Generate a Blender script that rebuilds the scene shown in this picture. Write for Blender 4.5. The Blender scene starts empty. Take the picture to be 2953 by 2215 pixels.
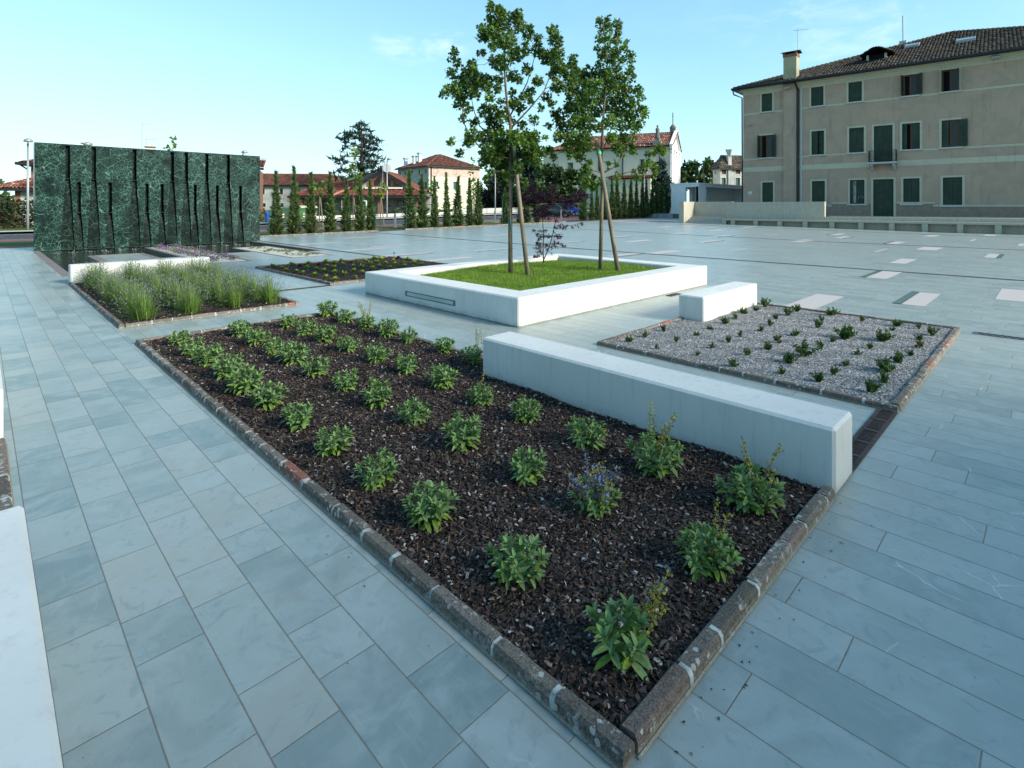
import bpy, bmesh, math, random
import numpy as np
from mathutils import Vector, Matrix
R = math.radians
rng = np.random.default_rng(7)
random.seed(7)
scene = bpy.context.scene
COL = scene.collection

# ------------------------------------------------------------------ camera
H = 1.75                                    # eye height; world X runs right-and-back, Y left-and-back
cam_d = bpy.data.cameras.new("camera")
cam = bpy.data.objects.new("camera", cam_d); COL.objects.link(cam)
cam.location = (0, 0, H); cam.rotation_euler = (R(90), 0, R(-44.73))
cam_d.sensor_width = 36; cam_d.lens = 18.93; cam_d.shift_y = -0.1739
cam_d.clip_start = .05; cam_d.clip_end = 3000
scene.camera = cam

# ------------------------------------------------------------------ light
SUN_EL, SUN_AZ = 27.0, 163.0                # azimuth from +Y towards +X
w = bpy.data.worlds.new("World"); scene.world = w; w.use_nodes = True
wn = w.node_tree; bg = wn.nodes["Background"]
sky = wn.nodes.new("ShaderNodeTexSky"); sky.sky_type = 'NISHITA'; sky.sun_disc = False
sky.sun_elevation = R(SUN_EL); sky.sun_rotation = R(SUN_AZ)
sky.air_density = 1.0; sky.dust_density = 0.2; sky.ozone_density = 3.0; sky.altitude = 0
bg.inputs["Strength"].default_value = 0.15
sun_d = bpy.data.lights.new("sun", 'SUN'); sun_d.energy = 4.0; sun_d.angle = R(16); sun_d.color = (1, .93, .80)
sun = bpy.data.objects.new("sun", sun_d); COL.objects.link(sun)
sv = Vector((math.sin(R(SUN_AZ))*math.cos(R(SUN_EL)), math.cos(R(SUN_AZ))*math.cos(R(SUN_EL)), math.sin(R(SUN_EL))))
sun.rotation_euler = (-sv).to_track_quat('-Z', 'Y').to_euler(); sun.location = sv*60
scene.view_settings.view_transform = 'Standard'; scene.view_settings.look = 'None'
scene.view_settings.exposure = 0.98; scene.view_settings.gamma = 1
scene.cycles.max_bounces = 6; scene.cycles.transparent_max_bounces = 4
scene.cycles.use_denoising = True

# ------------------------------------------------------------------ node helper
class E:
    def __init__(s, nt, k): s.nt, s.k = nt, k
    def op(s, o, b=None, c=None):
        n = s.nt.nodes.new("ShaderNodeMath"); n.operation = o
        for i, v in enumerate((s, b, c)):
            if v is None: continue
            if isinstance(v, E): s.nt.links.new(v.k, n.inputs[i])
            else: n.inputs[i].default_value = v
        return E(s.nt, n.outputs[0])
    def __add__(s, b): return s.op('ADD', b)
    __radd__ = __add__
    def __sub__(s, b): return s.op('SUBTRACT', b)
    def __mul__(s, b): return s.op('MULTIPLY', b)
    __rmul__ = __mul__
    def __truediv__(s, b): return s.op('DIVIDE', b)
    def floor(s): return s.op('FLOOR')
    def fract(s): return s.op('FRACT')
    def abs(s): return s.op('ABSOLUTE')
    def sin(s): return s.op('SINE')
    def lt(s, b): return s.op('LESS_THAN', b)
    def gt(s, b): return s.op('GREATER_THAN', b)
    def mn(s, b): return s.op('MINIMUM', b)
    def mx(s, b): return s.op('MAXIMUM', b)
    def ramp(s, a, b):                       # smooth 0..1 between a and b
        n = s.nt.nodes.new("ShaderNodeMapRange"); n.interpolation_type = 'SMOOTHSTEP'; n.clamp = True
        s.nt.links.new(s.k, n.inputs[0]); n.inputs[1].default_value = a; n.inputs[2].default_value = b
        return E(s.nt, n.outputs[0])
class M:
    def __init__(s, name, rough=.8, spec=.3, metal=0):
        s.m = bpy.data.materials.new(name); s.m.use_nodes = True; s.nt = s.m.node_tree
        s.b = s.nt.nodes["Principled BSDF"]; s.b.inputs["Roughness"].default_value = rough
        s.b.inputs["Metallic"].default_value = metal; s.b.inputs["Specular IOR Level"].default_value = spec
    def pos(s, obj=False):
        if obj:
            n = s.nt.nodes.new("ShaderNodeTexCoord"); return n.outputs["Object"]
        return s.nt.nodes.new("ShaderNodeNewGeometry").outputs["Position"]
    def xyz(s, p=None):
        n = s.nt.nodes.new("ShaderNodeSeparateXYZ"); s.nt.links.new(p or s.pos(), n.inputs[0])
        return [E(s.nt, o) for o in n.outputs]
    def vec(s, x, y, z=0.0):
        n = s.nt.nodes.new("ShaderNodeCombineXYZ")
        for i, v in enumerate((x, y, z)):
            if isinstance(v, E): s.nt.links.new(v.k, n.inputs[i])
            else: n.inputs[i].default_value = v
        return n.outputs[0]
    def noise(s, scale, detail=4, p=None, rough=.55, dist=0, out=0, stretch=None):
        n = s.nt.nodes.new("ShaderNodeTexNoise"); n.inputs["Scale"].default_value = scale
        n.inputs["Detail"].default_value = detail; n.inputs["Roughness"].default_value = rough
        n.inputs["Distortion"].default_value = dist
        p = p or s.pos()
        if stretch:
            q = s.nt.nodes.new("ShaderNodeMapping"); q.inputs["Scale"].default_value = stretch
            s.nt.links.new(p, q.inputs[0]); p = q.outputs[0]
        s.nt.links.new(p, n.inputs["Vector"])
        return E(s.nt, n.outputs[out])
    def white(s, x, y):
        n = s.nt.nodes.new("ShaderNodeTexWhiteNoise"); n.noise_dimensions = '2D'
        s.nt.links.new(s.vec(x, y), n.inputs["Vector"]); return E(s.nt, n.outputs["Value"])
    def voro(s, scale, p=None, feature='F1', out="Distance"):
        n = s.nt.nodes.new("ShaderNodeTexVoronoi"); n.feature = feature; n.inputs["Scale"].default_value = scale
        s.nt.links.new(p or s.pos(), n.inputs["Vector"]); return E(s.nt, n.outputs[out])
    def mix(s, f, a, b, mode='MIX'):
        n = s.nt.nodes.new("ShaderNodeMix"); n.data_type = 'RGBA'; n.blend_type = mode
        for i, v in ((0, f), (6, a), (7, b)):
            if isinstance(v, E): s.nt.links.new(v.k, n.inputs[i])
            elif isinstance(v, tuple): n.inputs[i].default_value = (*v, 1)
            else: n.inputs[i].default_value = v
        return E(s.nt, n.outputs[2])
    def attr(s):
        n = s.nt.nodes.new("ShaderNodeAttribute"); n.attribute_name = "Col"; return E(s.nt, n.outputs["Color"])
    def base(s, c):
        if isinstance(c, tuple): s.b.inputs["Base Color"].default_value = (*c, 1)
        else: s.nt.links.new(c.k, s.b.inputs["Base Color"])
        s.col = c; return s
    def rough(s, e): s.nt.links.new(e.k, s.b.inputs["Roughness"]); return s
    def bump(s, e, strength=.3, dist=.01):
        n = s.nt.nodes.new("ShaderNodeBump"); n.inputs["Strength"].default_value = strength
        n.inputs["Distance"].default_value = dist
        s.nt.links.new(e.k, n.inputs["Height"]); s.nt.links.new(n.outputs[0], s.b.inputs["Normal"]); return s
    def leafy(s, f=.3):                      # thin leaves let light through
        t = s.nt.nodes.new("ShaderNodeBsdfTranslucent"); x = s.nt.nodes.new("ShaderNodeMixShader")
        x.inputs[0].default_value = f; s.nt.links.new(s.col.k, t.inputs[0])
        s.nt.links.new(s.b.outputs[0], x.inputs[1]); s.nt.links.new(t.outputs[0], x.inputs[2])
        s.nt.links.new(x.outputs[0], s.nt.nodes["Material Output"].inputs[0]); return s
def plain(name, col, rough=.8, spec=.3, metal=0, sc=9, amt=.25, bs=0, bd=.004, stretch=None, var=None):
    m = M(name, rough, spec, metal); n = m.noise(sc, 5, stretch=stretch)
    d = tuple(c*(1-amt) for c in col); l = tuple(min(1, c*(1+amt)) for c in col)
    c = m.mix(n.ramp(.3, .7), d, l)
    if var: c = m.mix(m.noise(sc*.13, 3).ramp(.45, .7)*.8, c, var)
    m.base(c)
    if bs: m.bump(m.noise(sc*6, 4), bs, bd)
    return m.m
def tinted(name, rough=.7, spec=.3, leaf=0, sc=30, amt=.2, bs=0):
    m = M(name, rough, spec); a = m.attr()
    n = m.noise(sc, 4).ramp(.25, .75)
    m.base(m.mix(n, m.mix(1.0, a, (1-amt,)*3, 'MULTIPLY'), m.mix(1.0, a, (1+amt,)*3, 'MULTIPLY')))
    if leaf: m.leafy(leaf)
    if bs: m.bump(m.noise(sc*3, 4), bs, .005)
    return m.m

# ------------------------------------------------------------------ world: a few thin clouds in the sky
def sky_clouds():
    nt = wn; tc = nt.nodes.new("ShaderNodeTexCoord")
    class W(M):
        def __init__(s): s.nt = nt
        def pos(s, obj=False): return tc.outputs["Generated"]
    m = W(); x, y, z = m.xyz(tc.outputs["Generated"])
    n1 = m.noise(4.2, 7, stretch=(1, 1, 2.4), rough=.6, dist=.3).ramp(.50, .78)
    fwd = x*.7038 + y*.7104; rt = x*.7104 - y*.7038
    u = rt/fwd.mx(.05); v = z/fwd.mx(.05)
    def spot(cu, cv, ru, rv): return 1.0 + (-1)*(((u-cu)/ru).op('POWER', 2.0) + ((v-cv)/rv).op('POWER', 2.0)).mn(1.0)
    msk = spot(-.165, .305, .11, .05)*1.7 + spot(.62, .34, .30, .09)*.8 + spot(-.33, .265, .10, .03)*.5
    wisp = m.noise(9, 7, stretch=(1, 1, 3), rough=.62, dist=.5).ramp(.44, .75)
    f = (msk.mn(1.0).mx(0.0)*wisp*.45 + n1*.05*(z.ramp(.02, .3))).mn(.8)
    base = m.mix(1.0, E(nt, sky.outputs[0]), (1.22, 1.66, 1.70), 'MULTIPLY')
    sp = nt.nodes.new("ShaderNodeSeparateColor"); nt.links.new(base.k, sp.inputs[0])        # hazy air: the bright low sky levels off
    ch = [((E(nt, o)*(-1.0/cap)).op('EXPONENT')*(-1)+1.0)*cap for o, cap in zip(sp.outputs, (3.6, 4.7, 5.0))]
    cb = nt.nodes.new("ShaderNodeCombineColor"); [nt.links.new(e.k, i) for e, i in zip(ch, cb.inputs)]; base = E(nt, cb.outputs[0])
    c = m.mix(f, base, (4.0, 4.6, 4.8))
    nt.links.new(c.k, bg.inputs[0])
sky_clouds()

# ------------------------------------------------------------------ mesh helpers
class MB:
    def __init__(s): s.V, s.F, s.I, s.C = [], [], [], []
    def add(s, vs, fs, mi=0, col=None):
        k = len(s.V); s.V.extend([tuple(v) for v in vs])
        for f in fs: s.F.append([i+k for i in f]); s.I.append(mi); s.C.append(col or (1, 1, 1))
        return s
    def box(s, x0, x1, y0, y1, z0, z1, mi=0, col=None):
        v = [(x, y, z) for z in (z0, z1) for y in (y0, y1) for x in (x0, x1)]
        return s.add(v, [(0, 2, 3, 1), (4, 5, 7, 6), (0, 1, 5, 4), (2, 6, 7, 3), (0, 4, 6, 2), (1, 3, 7, 5)], mi, col)
    def quad(s, a, b, c, d, mi=0, col=None): return s.add([a, b, c, d], [(0, 1, 2, 3)], mi, col)
    def poly(s, pts, mi=0, col=None): return s.add(pts, [tuple(range(len(pts)))], mi, col)
    def prism(s, p, z0, z1, mi=0, col=None):   # p: ccw outline in xy
        n = len(p); v = [(x, y, z0) for x, y in p] + [(x, y, z1) for x, y in p]
        return s.add(v, [tuple(range(n-1, -1, -1)), tuple(range(n, 2*n))] + [(i, (i+1) % n, n+(i+1) % n, n+i) for i in range(n)], mi, col)
    def extrude(s, pts, d, mi=0, col=None):    # planar outline swept along vector d
        n = len(pts); d = Vector(d); v = [Vector(p) for p in pts]; v = v + [p+d for p in v]
        return s.add(v, [tuple(range(n-1, -1, -1)), tuple(range(n, 2*n))] + [(i, (i+1) % n, n+(i+1) % n, n+i) for i in range(n)], mi, col)
    def tube(s, pts, rad, n=8, mi=0, col=None, cap=True):
        pts = [Vector(p) for p in pts]; k = len(s.V); m = len(pts)
        if not hasattr(rad, '__len__'): rad = [rad]*m
        if len(rad) != m: rad = list(np.interp(np.linspace(0, 1, m), np.linspace(0, 1, len(rad)), rad))
        vs = []; up = None
        for i, p in enumerate(pts):
            t = (pts[min(i+1, m-1)]-pts[max(i-1, 0)]).normalized()
            if up is None: up = Vector((1, 0, 0)) if abs(t.x) < .8 else Vector((0, 1, 0))
            a = t.cross(up).normalized(); b = t.cross(a).normalized();
            for j in range(n):
                q = 2*math.pi*j/n; vs.append(p + (a*math.cos(q)+b*math.sin(q))*rad[i])
        fs = [(i*n+j, i*n+(j+1) % n, (i+1)*n+(j+1) % n, (i+1)*n+j) for i in range(m-1) for j in range(n)]
        if cap: fs += [tuple(range(n-1, -1, -1)), tuple(range((m-1)*n, m*n))]
        return s.add(vs, fs, mi, col)
    def lathe(s, prof, n=16, c=(0, 0), mi=0, col=None):   # prof: (radius, z)
        vs = [(c[0]+r*math.cos(2*math.pi*j/n), c[1]+r*math.sin(2*math.pi*j/n), z) for r, z in prof for j in range(n)]
        m = len(prof)
        fs = [(i*n+j, i*n+(j+1) % n, (i+1)*n+(j+1) % n, (i+1)*n+j) for i in range(m-1) for j in range(n)]
        fs += [tuple(range(n-1, -1, -1)), tuple(range((m-1)*n, m*n))]
        return s.add(vs, fs, mi, col)
    def build(s, name, mats, parent=None, loc=None, smooth=False, rotz=0, bevel=0):
        me = bpy.data.meshes.new(name); me.from_pydata(s.V, [], s.F)
        mats = mats if isinstance(mats, (list, tuple)) else [mats]
        for m in mats: me.materials.append(m)
        if len(mats) > 1: me.polygons.foreach_set("material_index", s.I)
        a = me.attributes.new("Col", 'FLOAT_COLOR', 'FACE')
        a.data.foreach_set("color", np.c_[np.array(s.C, dtype=np.float32).reshape(-1, 3), np.ones(len(s.C), np.float32)].ravel())
        me.update()
        if smooth: me.polygons.foreach_set("use_smooth", [True]*len(me.polygons))
        o = bpy.data.objects.new(name, me); COL.objects.link(o)
        if parent: o.parent = parent
        if loc is not None: o.location = loc
        o.rotation_euler = (0, 0, rotz)
        if bevel:
            b = o.modifiers.new("edge", 'BEVEL'); b.width = bevel; b.segments = 2; b.limit_method = 'ANGLE'
        return o
def np_mesh(name, V, F, C, mats, parent=None, loc=None, MI=None, smooth=False):
    me = bpy.data.meshes.new(name); n, k = F.shape
    me.vertices.add(len(V)); me.vertices.foreach_set("co", V.astype(np.float32).ravel())
    me.loops.add(n*k); me.loops.foreach_set("vertex_index", F.astype(np.int32).ravel())
    me.polygons.add(n); me.polygons.foreach_set("loop_start", np.arange(0, n*k, k, dtype=np.int32))
    me.polygons.foreach_set("loop_total", np.full(n, k, np.int32))
    for m in (mats if isinstance(mats, (list, tuple)) else [mats]): me.materials.append(m)
    if MI is not None: me.polygons.foreach_set("material_index", MI.astype(np.int32))
    if smooth: me.polygons.foreach_set("use_smooth", np.ones(n, bool))
    a = me.attributes.new("Col", 'FLOAT_COLOR', 'FACE')
    a.data.foreach_set("color", np.c_[C, np.ones(n)].astype(np.float32).ravel())
    me.update(calc_edges=True); me.validate()
    o = bpy.data.objects.new(name, me); COL.objects.link(o)
    if parent: o.parent = parent
    if loc is not None: o.location = loc
    return o
def unit(a): return a/np.maximum(np.linalg.norm(a, axis=-1, keepdims=True), 1e-9)
def frames(y, z):                            # columns x, y, z ; y kept, z made perpendicular
    y = unit(y); x = unit(np.cross(y, z)); z = np.cross(x, y); return np.stack([x, y, z], -1)
def scatter(tv, tf, loc, fr, size, col):
    """many copies of a small template: returns V, F, C"""
    n, k = len(loc), len(tv)
    size = np.asarray(size); size = size.reshape(n, -1) if size.ndim else np.full((n, 1), float(size))
    t = tv[None]*size[:, None, :] if size.shape[1] in (1, 3) else tv[None]
    V = np.einsum('nij,nkj->nki', fr, t) + loc[:, None]
    F = tf[None] + (np.arange(n)*k)[:, None, None]
    C = np.repeat(col, len(tf), 0)
    return V.reshape(-1, 3), F.reshape(-1, tf.shape[1]), C
def merge(parts):
    V, F, C, k = [], [], [], 0
    for v, f, c in parts: V.append(v); F.append(f+k); C.append(c); k += len(v)
    return np.concatenate(V), np.concatenate(F), np.concatenate(C)
def rdir(n, zlo=-1, zhi=1):
    z = rng.uniform(zlo, zhi, n); a = rng.uniform(0, 2*np.pi, n); r = np.sqrt(1-z*z)
    return np.c_[r*np.cos(a), r*np.sin(a), z]
def cvar(n, base, dv=.25, dh=.08):           # per-piece colour variation
    b = np.array(base)[None]*(1+rng.uniform(-dv, dv, (n, 1)))*(1+rng.uniform(-dh, dh, (n, 3))); return np.clip(b, .002, 1)

def tag(o, label=None, cat=None, group=None, kind=None):
    if label: o["label"] = label
    if cat: o["category"] = cat
    if group: o["group"] = group
    if kind: o["kind"] = kind
    return o
def thing(name, label, cat, loc=(0, 0, 0), rotz=0, group=None):
    o = bpy.data.objects.new(name, None); COL.objects.link(o); o.location = loc; o.rotation_euler = (0, 0, rotz)
    o.empty_display_size = .1
    return tag(o, label, cat, group)
def kids(o): return [c for c in bpy.data.objects if c.parent == o]
def dup(o, loc, rotz=0, scale=None, label=None, group=None, src=None):
    c = o.copy(); COL.objects.link(c); c.location = loc; c.rotation_euler = (0, 0, rotz)
    if scale: c.scale = scale if hasattr(scale, '__len__') else (scale,)*3
    if label: c["label"] = label
    if group: c["group"] = group
    for ch in (src if src is not None else kids(o)):
        d = ch.copy(); COL.objects.link(d); d.parent = c
        for g in kids(ch):
            e = g.copy(); COL.objects.link(e); e.parent = d
    return c
ORD = "first second third fourth fifth sixth seventh eighth ninth tenth eleventh twelfth thirteenth fourteenth fifteenth sixteenth seventeenth eighteenth nineteenth twentieth".split()

# ------------------------------------------------------------------ reading the site: ground rises gently to the back
F_, CX, YH = 1553., 1476.5, 594.
FW = np.array([.7038, .7104]); RT = np.array([.7104, -.7038])
def tz(x, y): return min(1.15, .00034*max(0., x*y-220)) if x > 0 and y > 0 else 0.
def at(px, d): p = FW*d + RT*((px-CX)/F_*d); return float(p[0]), float(p[1])
def zat(py, d): return H + (YH-py)/F_*d
def gp(px, py, z=None):                      # surveyed point on the ground
    zz = 0. if z is None else z
    for _ in range(30):
        d = F_*(H-zz)/(py-YH); p = at(px, d)
        if z is not None: break
        zz = .5*zz + .5*tz(*p)
    return p[0], p[1], zz

# ------------------------------------------------------------------ materials
def paving():
    m = M("stone_paving", .5, .75); x, y, z = m.xyz()
    left = x.lt(1.42)
    wc = left*.001 + .2345                                    # course width
    ph = left*.005 + .181
    u = (x-ph)/wc; i = u.floor(); fu = u.fract()
    ri = m.white(i, left*17.0+3.0)
    Ln = left*(-.62) + 1.05
    v0 = y/Ln + ri*13.7
    v = v0 + (v0*2.9+ri*9.0).sin()*.24; dvv = (v0*2.9+ri*9.0+1.5708).sin()*.696 + 1.0
    j = v.floor(); fv = v.fract()
    du = fu.mn(fu*(-1)+1.0)*wc; dv = fv.mn(fv*(-1)+1.0)*Ln/dvv
    d = du.mn(dv*1.0) + (m.noise(40, 3)-.5)*.003
    joint = d.ramp(.0008, .0040)*(-1)+1.0
    r1 = m.white(i, j); r2 = m.white(j, i+31.7)
    c = m.mix(left*.6+.22, m.mix(r1, (.205, .25, .235), (.27, .31, .29)), m.mix(r1, (.125, .175, .17), (.29, .33, .305)))
    c = m.mix(r2.ramp(.66, .95)*(left*.45+.3), c, (.31, .315, .275))      # odd warmer slab
    seed = m.vec(x + r1*37.0, y + r2*53.0, r1*11.0)
    cloud = m.noise(3.2, 6, p=seed, rough=.6, dist=1.2)
    c = m.mix(cloud.ramp(.38, .66)*.6, c, (.31, .355, .345))
    c = m.mix(m.noise(7, 7, p=seed, rough=.65, dist=2).ramp(.52, .68)*.5, c, (.145, .20, .21))
    fib = m.noise(6, 5, p=seed, stretch=(9, 1.2, 1), dist=.6)
    c = m.mix(fib.ramp(.55, .75)*.28, c, (.335, .37, .36))
    ve = m.mix(.10, E(m.nt, seed), m.noise(5, 4, p=seed, out=1)).k; vein = m.voro(1.9, p=ve, feature='DISTANCE_TO_EDGE').ramp(.0, .009)*(-1)+1.0
    msk = m.noise(2.6, 3, p=seed).ramp(.54, .66)*(left*(-.75)+1.0)
    c = m.mix(vein*msk*.7, c, (.55, .59, .57))
    st = m.noise(1.3, 6, rough=.66).ramp(.53, .76)*(left*.5+.5)
    c = m.mix(st*.55, c, (.165, .16, .125))
    gr = m.noise(160, 2).ramp(.3, .7); c = m.mix(gr*.18, c, (.18, .22, .225))
    spk = m.voro(9.0).lt(.035)*m.noise(1.3, 2).ramp(.45, .6); c = m.mix(spk*.8, c, (.03, .03, .03))
    c = m.mix(joint*.8, c, (.13, .115, .09))
    m.base(c)
    m.rough((cloud*.10 + r1*.02 + .29 + joint*.4).mn(.95))
    m.bump(joint*(-1) + fib*.12 + m.noise(60, 4)*.10 + r1*.15, .5, .006)
    return m.m
MAT_PAVE = paving()
def concrete(name, col, warm):
    m = M(name, .75, .3); x, y, z = m.xyz()
    n = m.noise(1.4, 6, rough=.6)
    c = m.mix(n.ramp(.35, .7), tuple(k*.90 for k in col), col)
    drip = m.noise(5, 5, stretch=(4, 4, .35), rough=.6)
    c = m.mix(drip.ramp(.50, .74)*.55, c, tuple(k*.72 for k in col))
    c = m.mix((z + m.noise(5, 5)*.12).ramp(.17, .04)*m.noise(7, 5).ramp(.25, .65)*.75, c, warm)
    c = m.mix(m.noise(17, 5).ramp(.62, .75)*.18, c, tuple(k*.7 for k in col))
    m.base(c); m.bump(m.noise(55, 4)*.5 + n*.6, .18, .006); return m.m
MAT_WHITE = concrete("white_render", (.58, .60, .58), (.30, .28, .22))
def mulch_base():
    m = M("bark_mulch", .9, .2); v = m.voro(75, out="Color"); d = m.voro(75)
    h = m.nt.nodes.new("ShaderNodeSeparateColor"); m.nt.links.new(v.k, h.inputs[0]); r = E(m.nt, h.outputs[0])
    m.base(m.mix(r, (.012, .008, .007), (.06, .04, .033))); m.bump(d, 1, .02); return m.m
MAT_MULCH = mulch_base()
MAT_CHIP = tinted("bark_chip", .8, .25, sc=90, amt=.4)
def gravel():
    m = M("grey_gravel", .85, .25)
    def rnd(sc):
        h = m.nt.nodes.new("ShaderNodeSeparateColor"); m.nt.links.new(m.voro(sc, out="Color").k, h.inputs[0]); return E(m.nt, h.outputs[0]), E(m.nt, h.outputs[1])
    a, b = rnd(70)
    c = m.mix(a, (.10, .105, .11), (.36, .355, .35)); c = m.mix(b.gt(.92), c, (.6, .6, .58)); c = m.mix(b.lt(.08), c, (.05, .05, .06))
    m.base(c); m.bump(m.voro(70)*(-1), 1, .012); return m.m
MAT_GRAVEL = gravel()
MAT_PEB = tinted("pebble", .8, .3, sc=40, amt=.25)
def kerb_stone():
    m = M("kerb_stone", .9, .2); a = m.attr()
    g = m.noise(130, 3); c = m.mix(1.0, a, m.mix(g.ramp(.3, .7), (.75, .75, .75), (1.7, 1.65, 1.6)), 'MULTIPLY')
    li = m.noise(15, 5, rough=.72).ramp(.565, .62)*m.noise(2.3, 2).ramp(.36, .55)
    c = m.mix(li*.7, c, (.36, .38, .35))
    cell = m.voro(26, out="Color"); h = m.nt.nodes.new("ShaderNodeSeparateColor"); m.nt.links.new(cell.k, h.inputs[0]); rr = E(m.nt, h.outputs[0])
    dsc = (m.voro(26) + (m.noise(70, 3)-.5)*.35).lt(.30)*rr.gt(.62)*m.noise(1.6, 3).ramp(.40, .52)
    c = m.mix(dsc*.85, c, (.40, .42, .39))
    x, y, z = m.xyz(); c = m.mix((z + m.noise(40, 4, stretch=(1, 1, .2))*.05).ramp(.052, .030)*.55, c, (.27, .265, .22))
    c = m.mix(m.noise(26, 4).ramp(.60, .70)*.55, c, (.028, .03, .028))
    m.base(c); m.bump(g + m.noise(22, 5)*1.5, .8, .008); return m.m
MAT_KERB = kerb_stone()
def marble(name="green_marble", k=1.0, spec=.12, rough=.26):
    m = M(name, rough, spec); p = m.pos(); x, y, z = m.xyz(p)
    wv = m.noise(2.4, 5, out=1); q = m.mix(.16, E(m.nt, p), wv).k
    f = m.voro(3.2, p=q, feature='DISTANCE_TO_EDGE'); f2 = m.voro(8.5, p=q, feature='DISTANCE_TO_EDGE'); f3 = m.voro(20, p=q, feature='DISTANCE_TO_EDGE')
    K = lambda *c: tuple(v*k for v in c)
    c = m.mix(m.noise(3, 6).ramp(.3, .7), K(.003, .009, .009), K(.007, .020, .018))
    c = m.mix(m.noise(1.7, 8, rough=.72, dist=1.6).ramp(.50, .72)*.7, c, K(.014, .044, .035))
    inv = lambda e, w_: e.ramp(.0, w_)*(-1)+1.0
    c = m.mix(inv(f3, .10)*.42*m.noise(1.9, 4).ramp(.40, .58), c, K(.045, .115, .09))
    c = m.mix(inv(f2, .055)*.72*m.noise(1.5, 5).ramp(.38, .56), c, K(.075, .17, .135))
    c = m.mix(inv(f, .018)*.8*m.noise(2.3, 5).ramp(.44, .57), c, K(.14, .27, .21))
    m.base(c); return m.m
MAT_MARBLE = marble()
MAT_DARKMARBLE = marble('dark_green_marble', .45, .05, .4)  # darker, rougher copy of the marble for slot interiors and lips
MAT_PORPH = plain("brown_coping_stone", (.16, .135, .125), .8, sc=60, amt=.35, bs=.2)
def water():
    m = M("water", .06, .5); m.base((.018, .024, .020))
    m.bump(m.noise(5, 4, stretch=(1, 2.2, 1), dist=.8) + m.noise(16, 3, stretch=(1, 2, 1))*.4, .35, .03); return m.m
MAT_WATER = water()
MAT_IRON = plain("cast_iron", (.045, .04, .038), .6, .4, .2, sc=25, amt=.4, var=(.10, .045, .03))
MAT_RUST = plain("rusty_iron", (.040, .032, .030), .7, .3, .1, sc=14, amt=.5, var=(.062, .040, .032))
MAT_HOLE = plain("dark_void", (.008, .008, .008), .95, .1)
MAT_GLASS = plain("green_floor_glass", (.10, .19, .18), .15, .5, sc=3, amt=.1)
MAT_STEEL = plain("grey_steel", (.09, .11, .12), .4, .5, .4, sc=8, amt=.1)
MAT_PALE = plain("pale_pink_slab", (.41, .375, .36), .6, .35, sc=60, amt=.10)
MAT_ASPH = plain("asphalt", (.055, .058, .062), .9, .2, sc=3, amt=.2, bs=.2)
MAT_RED = plain("red_pavers", (.20, .105, .10), .85, .2, sc=14, amt=.2, bs=.1)
MAT_KRB = plain("concrete_kerb", (.42, .42, .40), .85, .2, sc=4, amt=.15)
MAT_EARTH = plain("earth", (.075, .055, .045), .95, .1, sc=6, amt=.4, bs=.3)
MAT_SETT = None
def setts():
    m = M("grey_setts", .8, .3); x, y, z = m.xyz(); u = x/.32; v = y/.22 + u.floor()*.5
    d = u.fract().mn(u.fract()*(-1)+1.0)*.32; e = v.fract().mn(v.fract()*(-1)+1.0)*.22
    j = d.mn(e).ramp(.01, .035); c = m.mix(m.white(u.floor(), v.floor()), (.22, .24, .25), (.40, .42, .42))
    m.base(m.mix(j, (.10, .10, .10), c)); return m.m
MAT_SETT = setts()
MAT_GRASSBASE = plain("turf", (.065, .12, .018), .9, .1, sc=5, amt=.35, bs=.3, var=(.085, .11, .03))
MAT_BLADE = tinted("grass_blade", .6, .25, leaf=.3, sc=3, amt=.25)
MAT_LEAF = tinted("maple_leaf", .5, .35, leaf=.42, sc=8, amt=.25)
MAT_SAGE = tinted("sage_leaf", .7, .25, leaf=.2, sc=60, amt=.2)
MAT_STEM = tinted("plant_stem", .8, .2)
MAT_CYP = tinted("cypress_foliage", .75, .2, leaf=.15, sc=7, amt=.3)
MAT_BARK = plain("tree_bark", (.14, .12, .085), .9, .2, sc=20, amt=.4, bs=.6, bd=.01, stretch=(1, 1, .25))
MAT_STAKE = plain("timber_stake", (.175, .15, .112), .85, .2, sc=14, amt=.3, bs=.4, stretch=(1, 1, .2))
MAT_PLANE = tinted("painted", .6, .3, sc=5, amt=.06)
MAT_GALV = plain("grey_lamp_metal", (.26, .28, .29), .45, .5, .3, sc=6, amt=.08)

# ------------------------------------------------------------------ ground sheets
def sheet(name, xs, ys, zo, mat, skip=None, label=None, kind='structure', step=3.0, zf=tz):
    def fine(a):
        o = []
        for p, q in zip(a[:-1], a[1:]):
            k = max(1, int(math.ceil((q-p)/step))); o += [p+(q-p)*i/k for i in range(k)]
        return o+[a[-1]]
    X, Y = fine(xs), fine(ys); b = MB(); b.V = [(x, y, zf(x, y)+zo) for y in Y for x in X]; n = len(X)
    for j in range(len(Y)-1):
        for i in range(n-1):
            if skip and skip((X[i]+X[i+1])/2, (Y[j]+Y[j+1])/2): continue
            b.F.append([j*n+i, j*n+i+1, (j+1)*n+i+1, (j+1)*n+i]); b.I.append(0); b.C.append((1, 1, 1))
    o = b.build(name, mat); o["kind"] = kind
    return o
def ground_z(x, y):
    inside = -4 < x < 62 and -8 < y < 30
    return tz(x, y) - (.7 if inside else .06)
sheet("ground", [-900, -300, -100, -60, 140, 400, 1200], [-500, -100, -60, 140, 400, 1200], 0, MAT_GRASSBASE, zf=ground_z, step=6.5)
PX0, PX1, PY0, PY1 = 1.48, 9.66, 17.2, 27.75                  # fountain basin
sheet("plaza_paving", [-30, PX0, PX1, 62], [-30, PY0, PY1, 30.5], 0, MAT_PAVE, skip=lambda x, y: PX0 < x < PX1 and PY0 < y < PY1, step=1.7)
sheet("footpath", [-80, 10.6], [30.5, 31.9], .004, MAT_RED)
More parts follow.
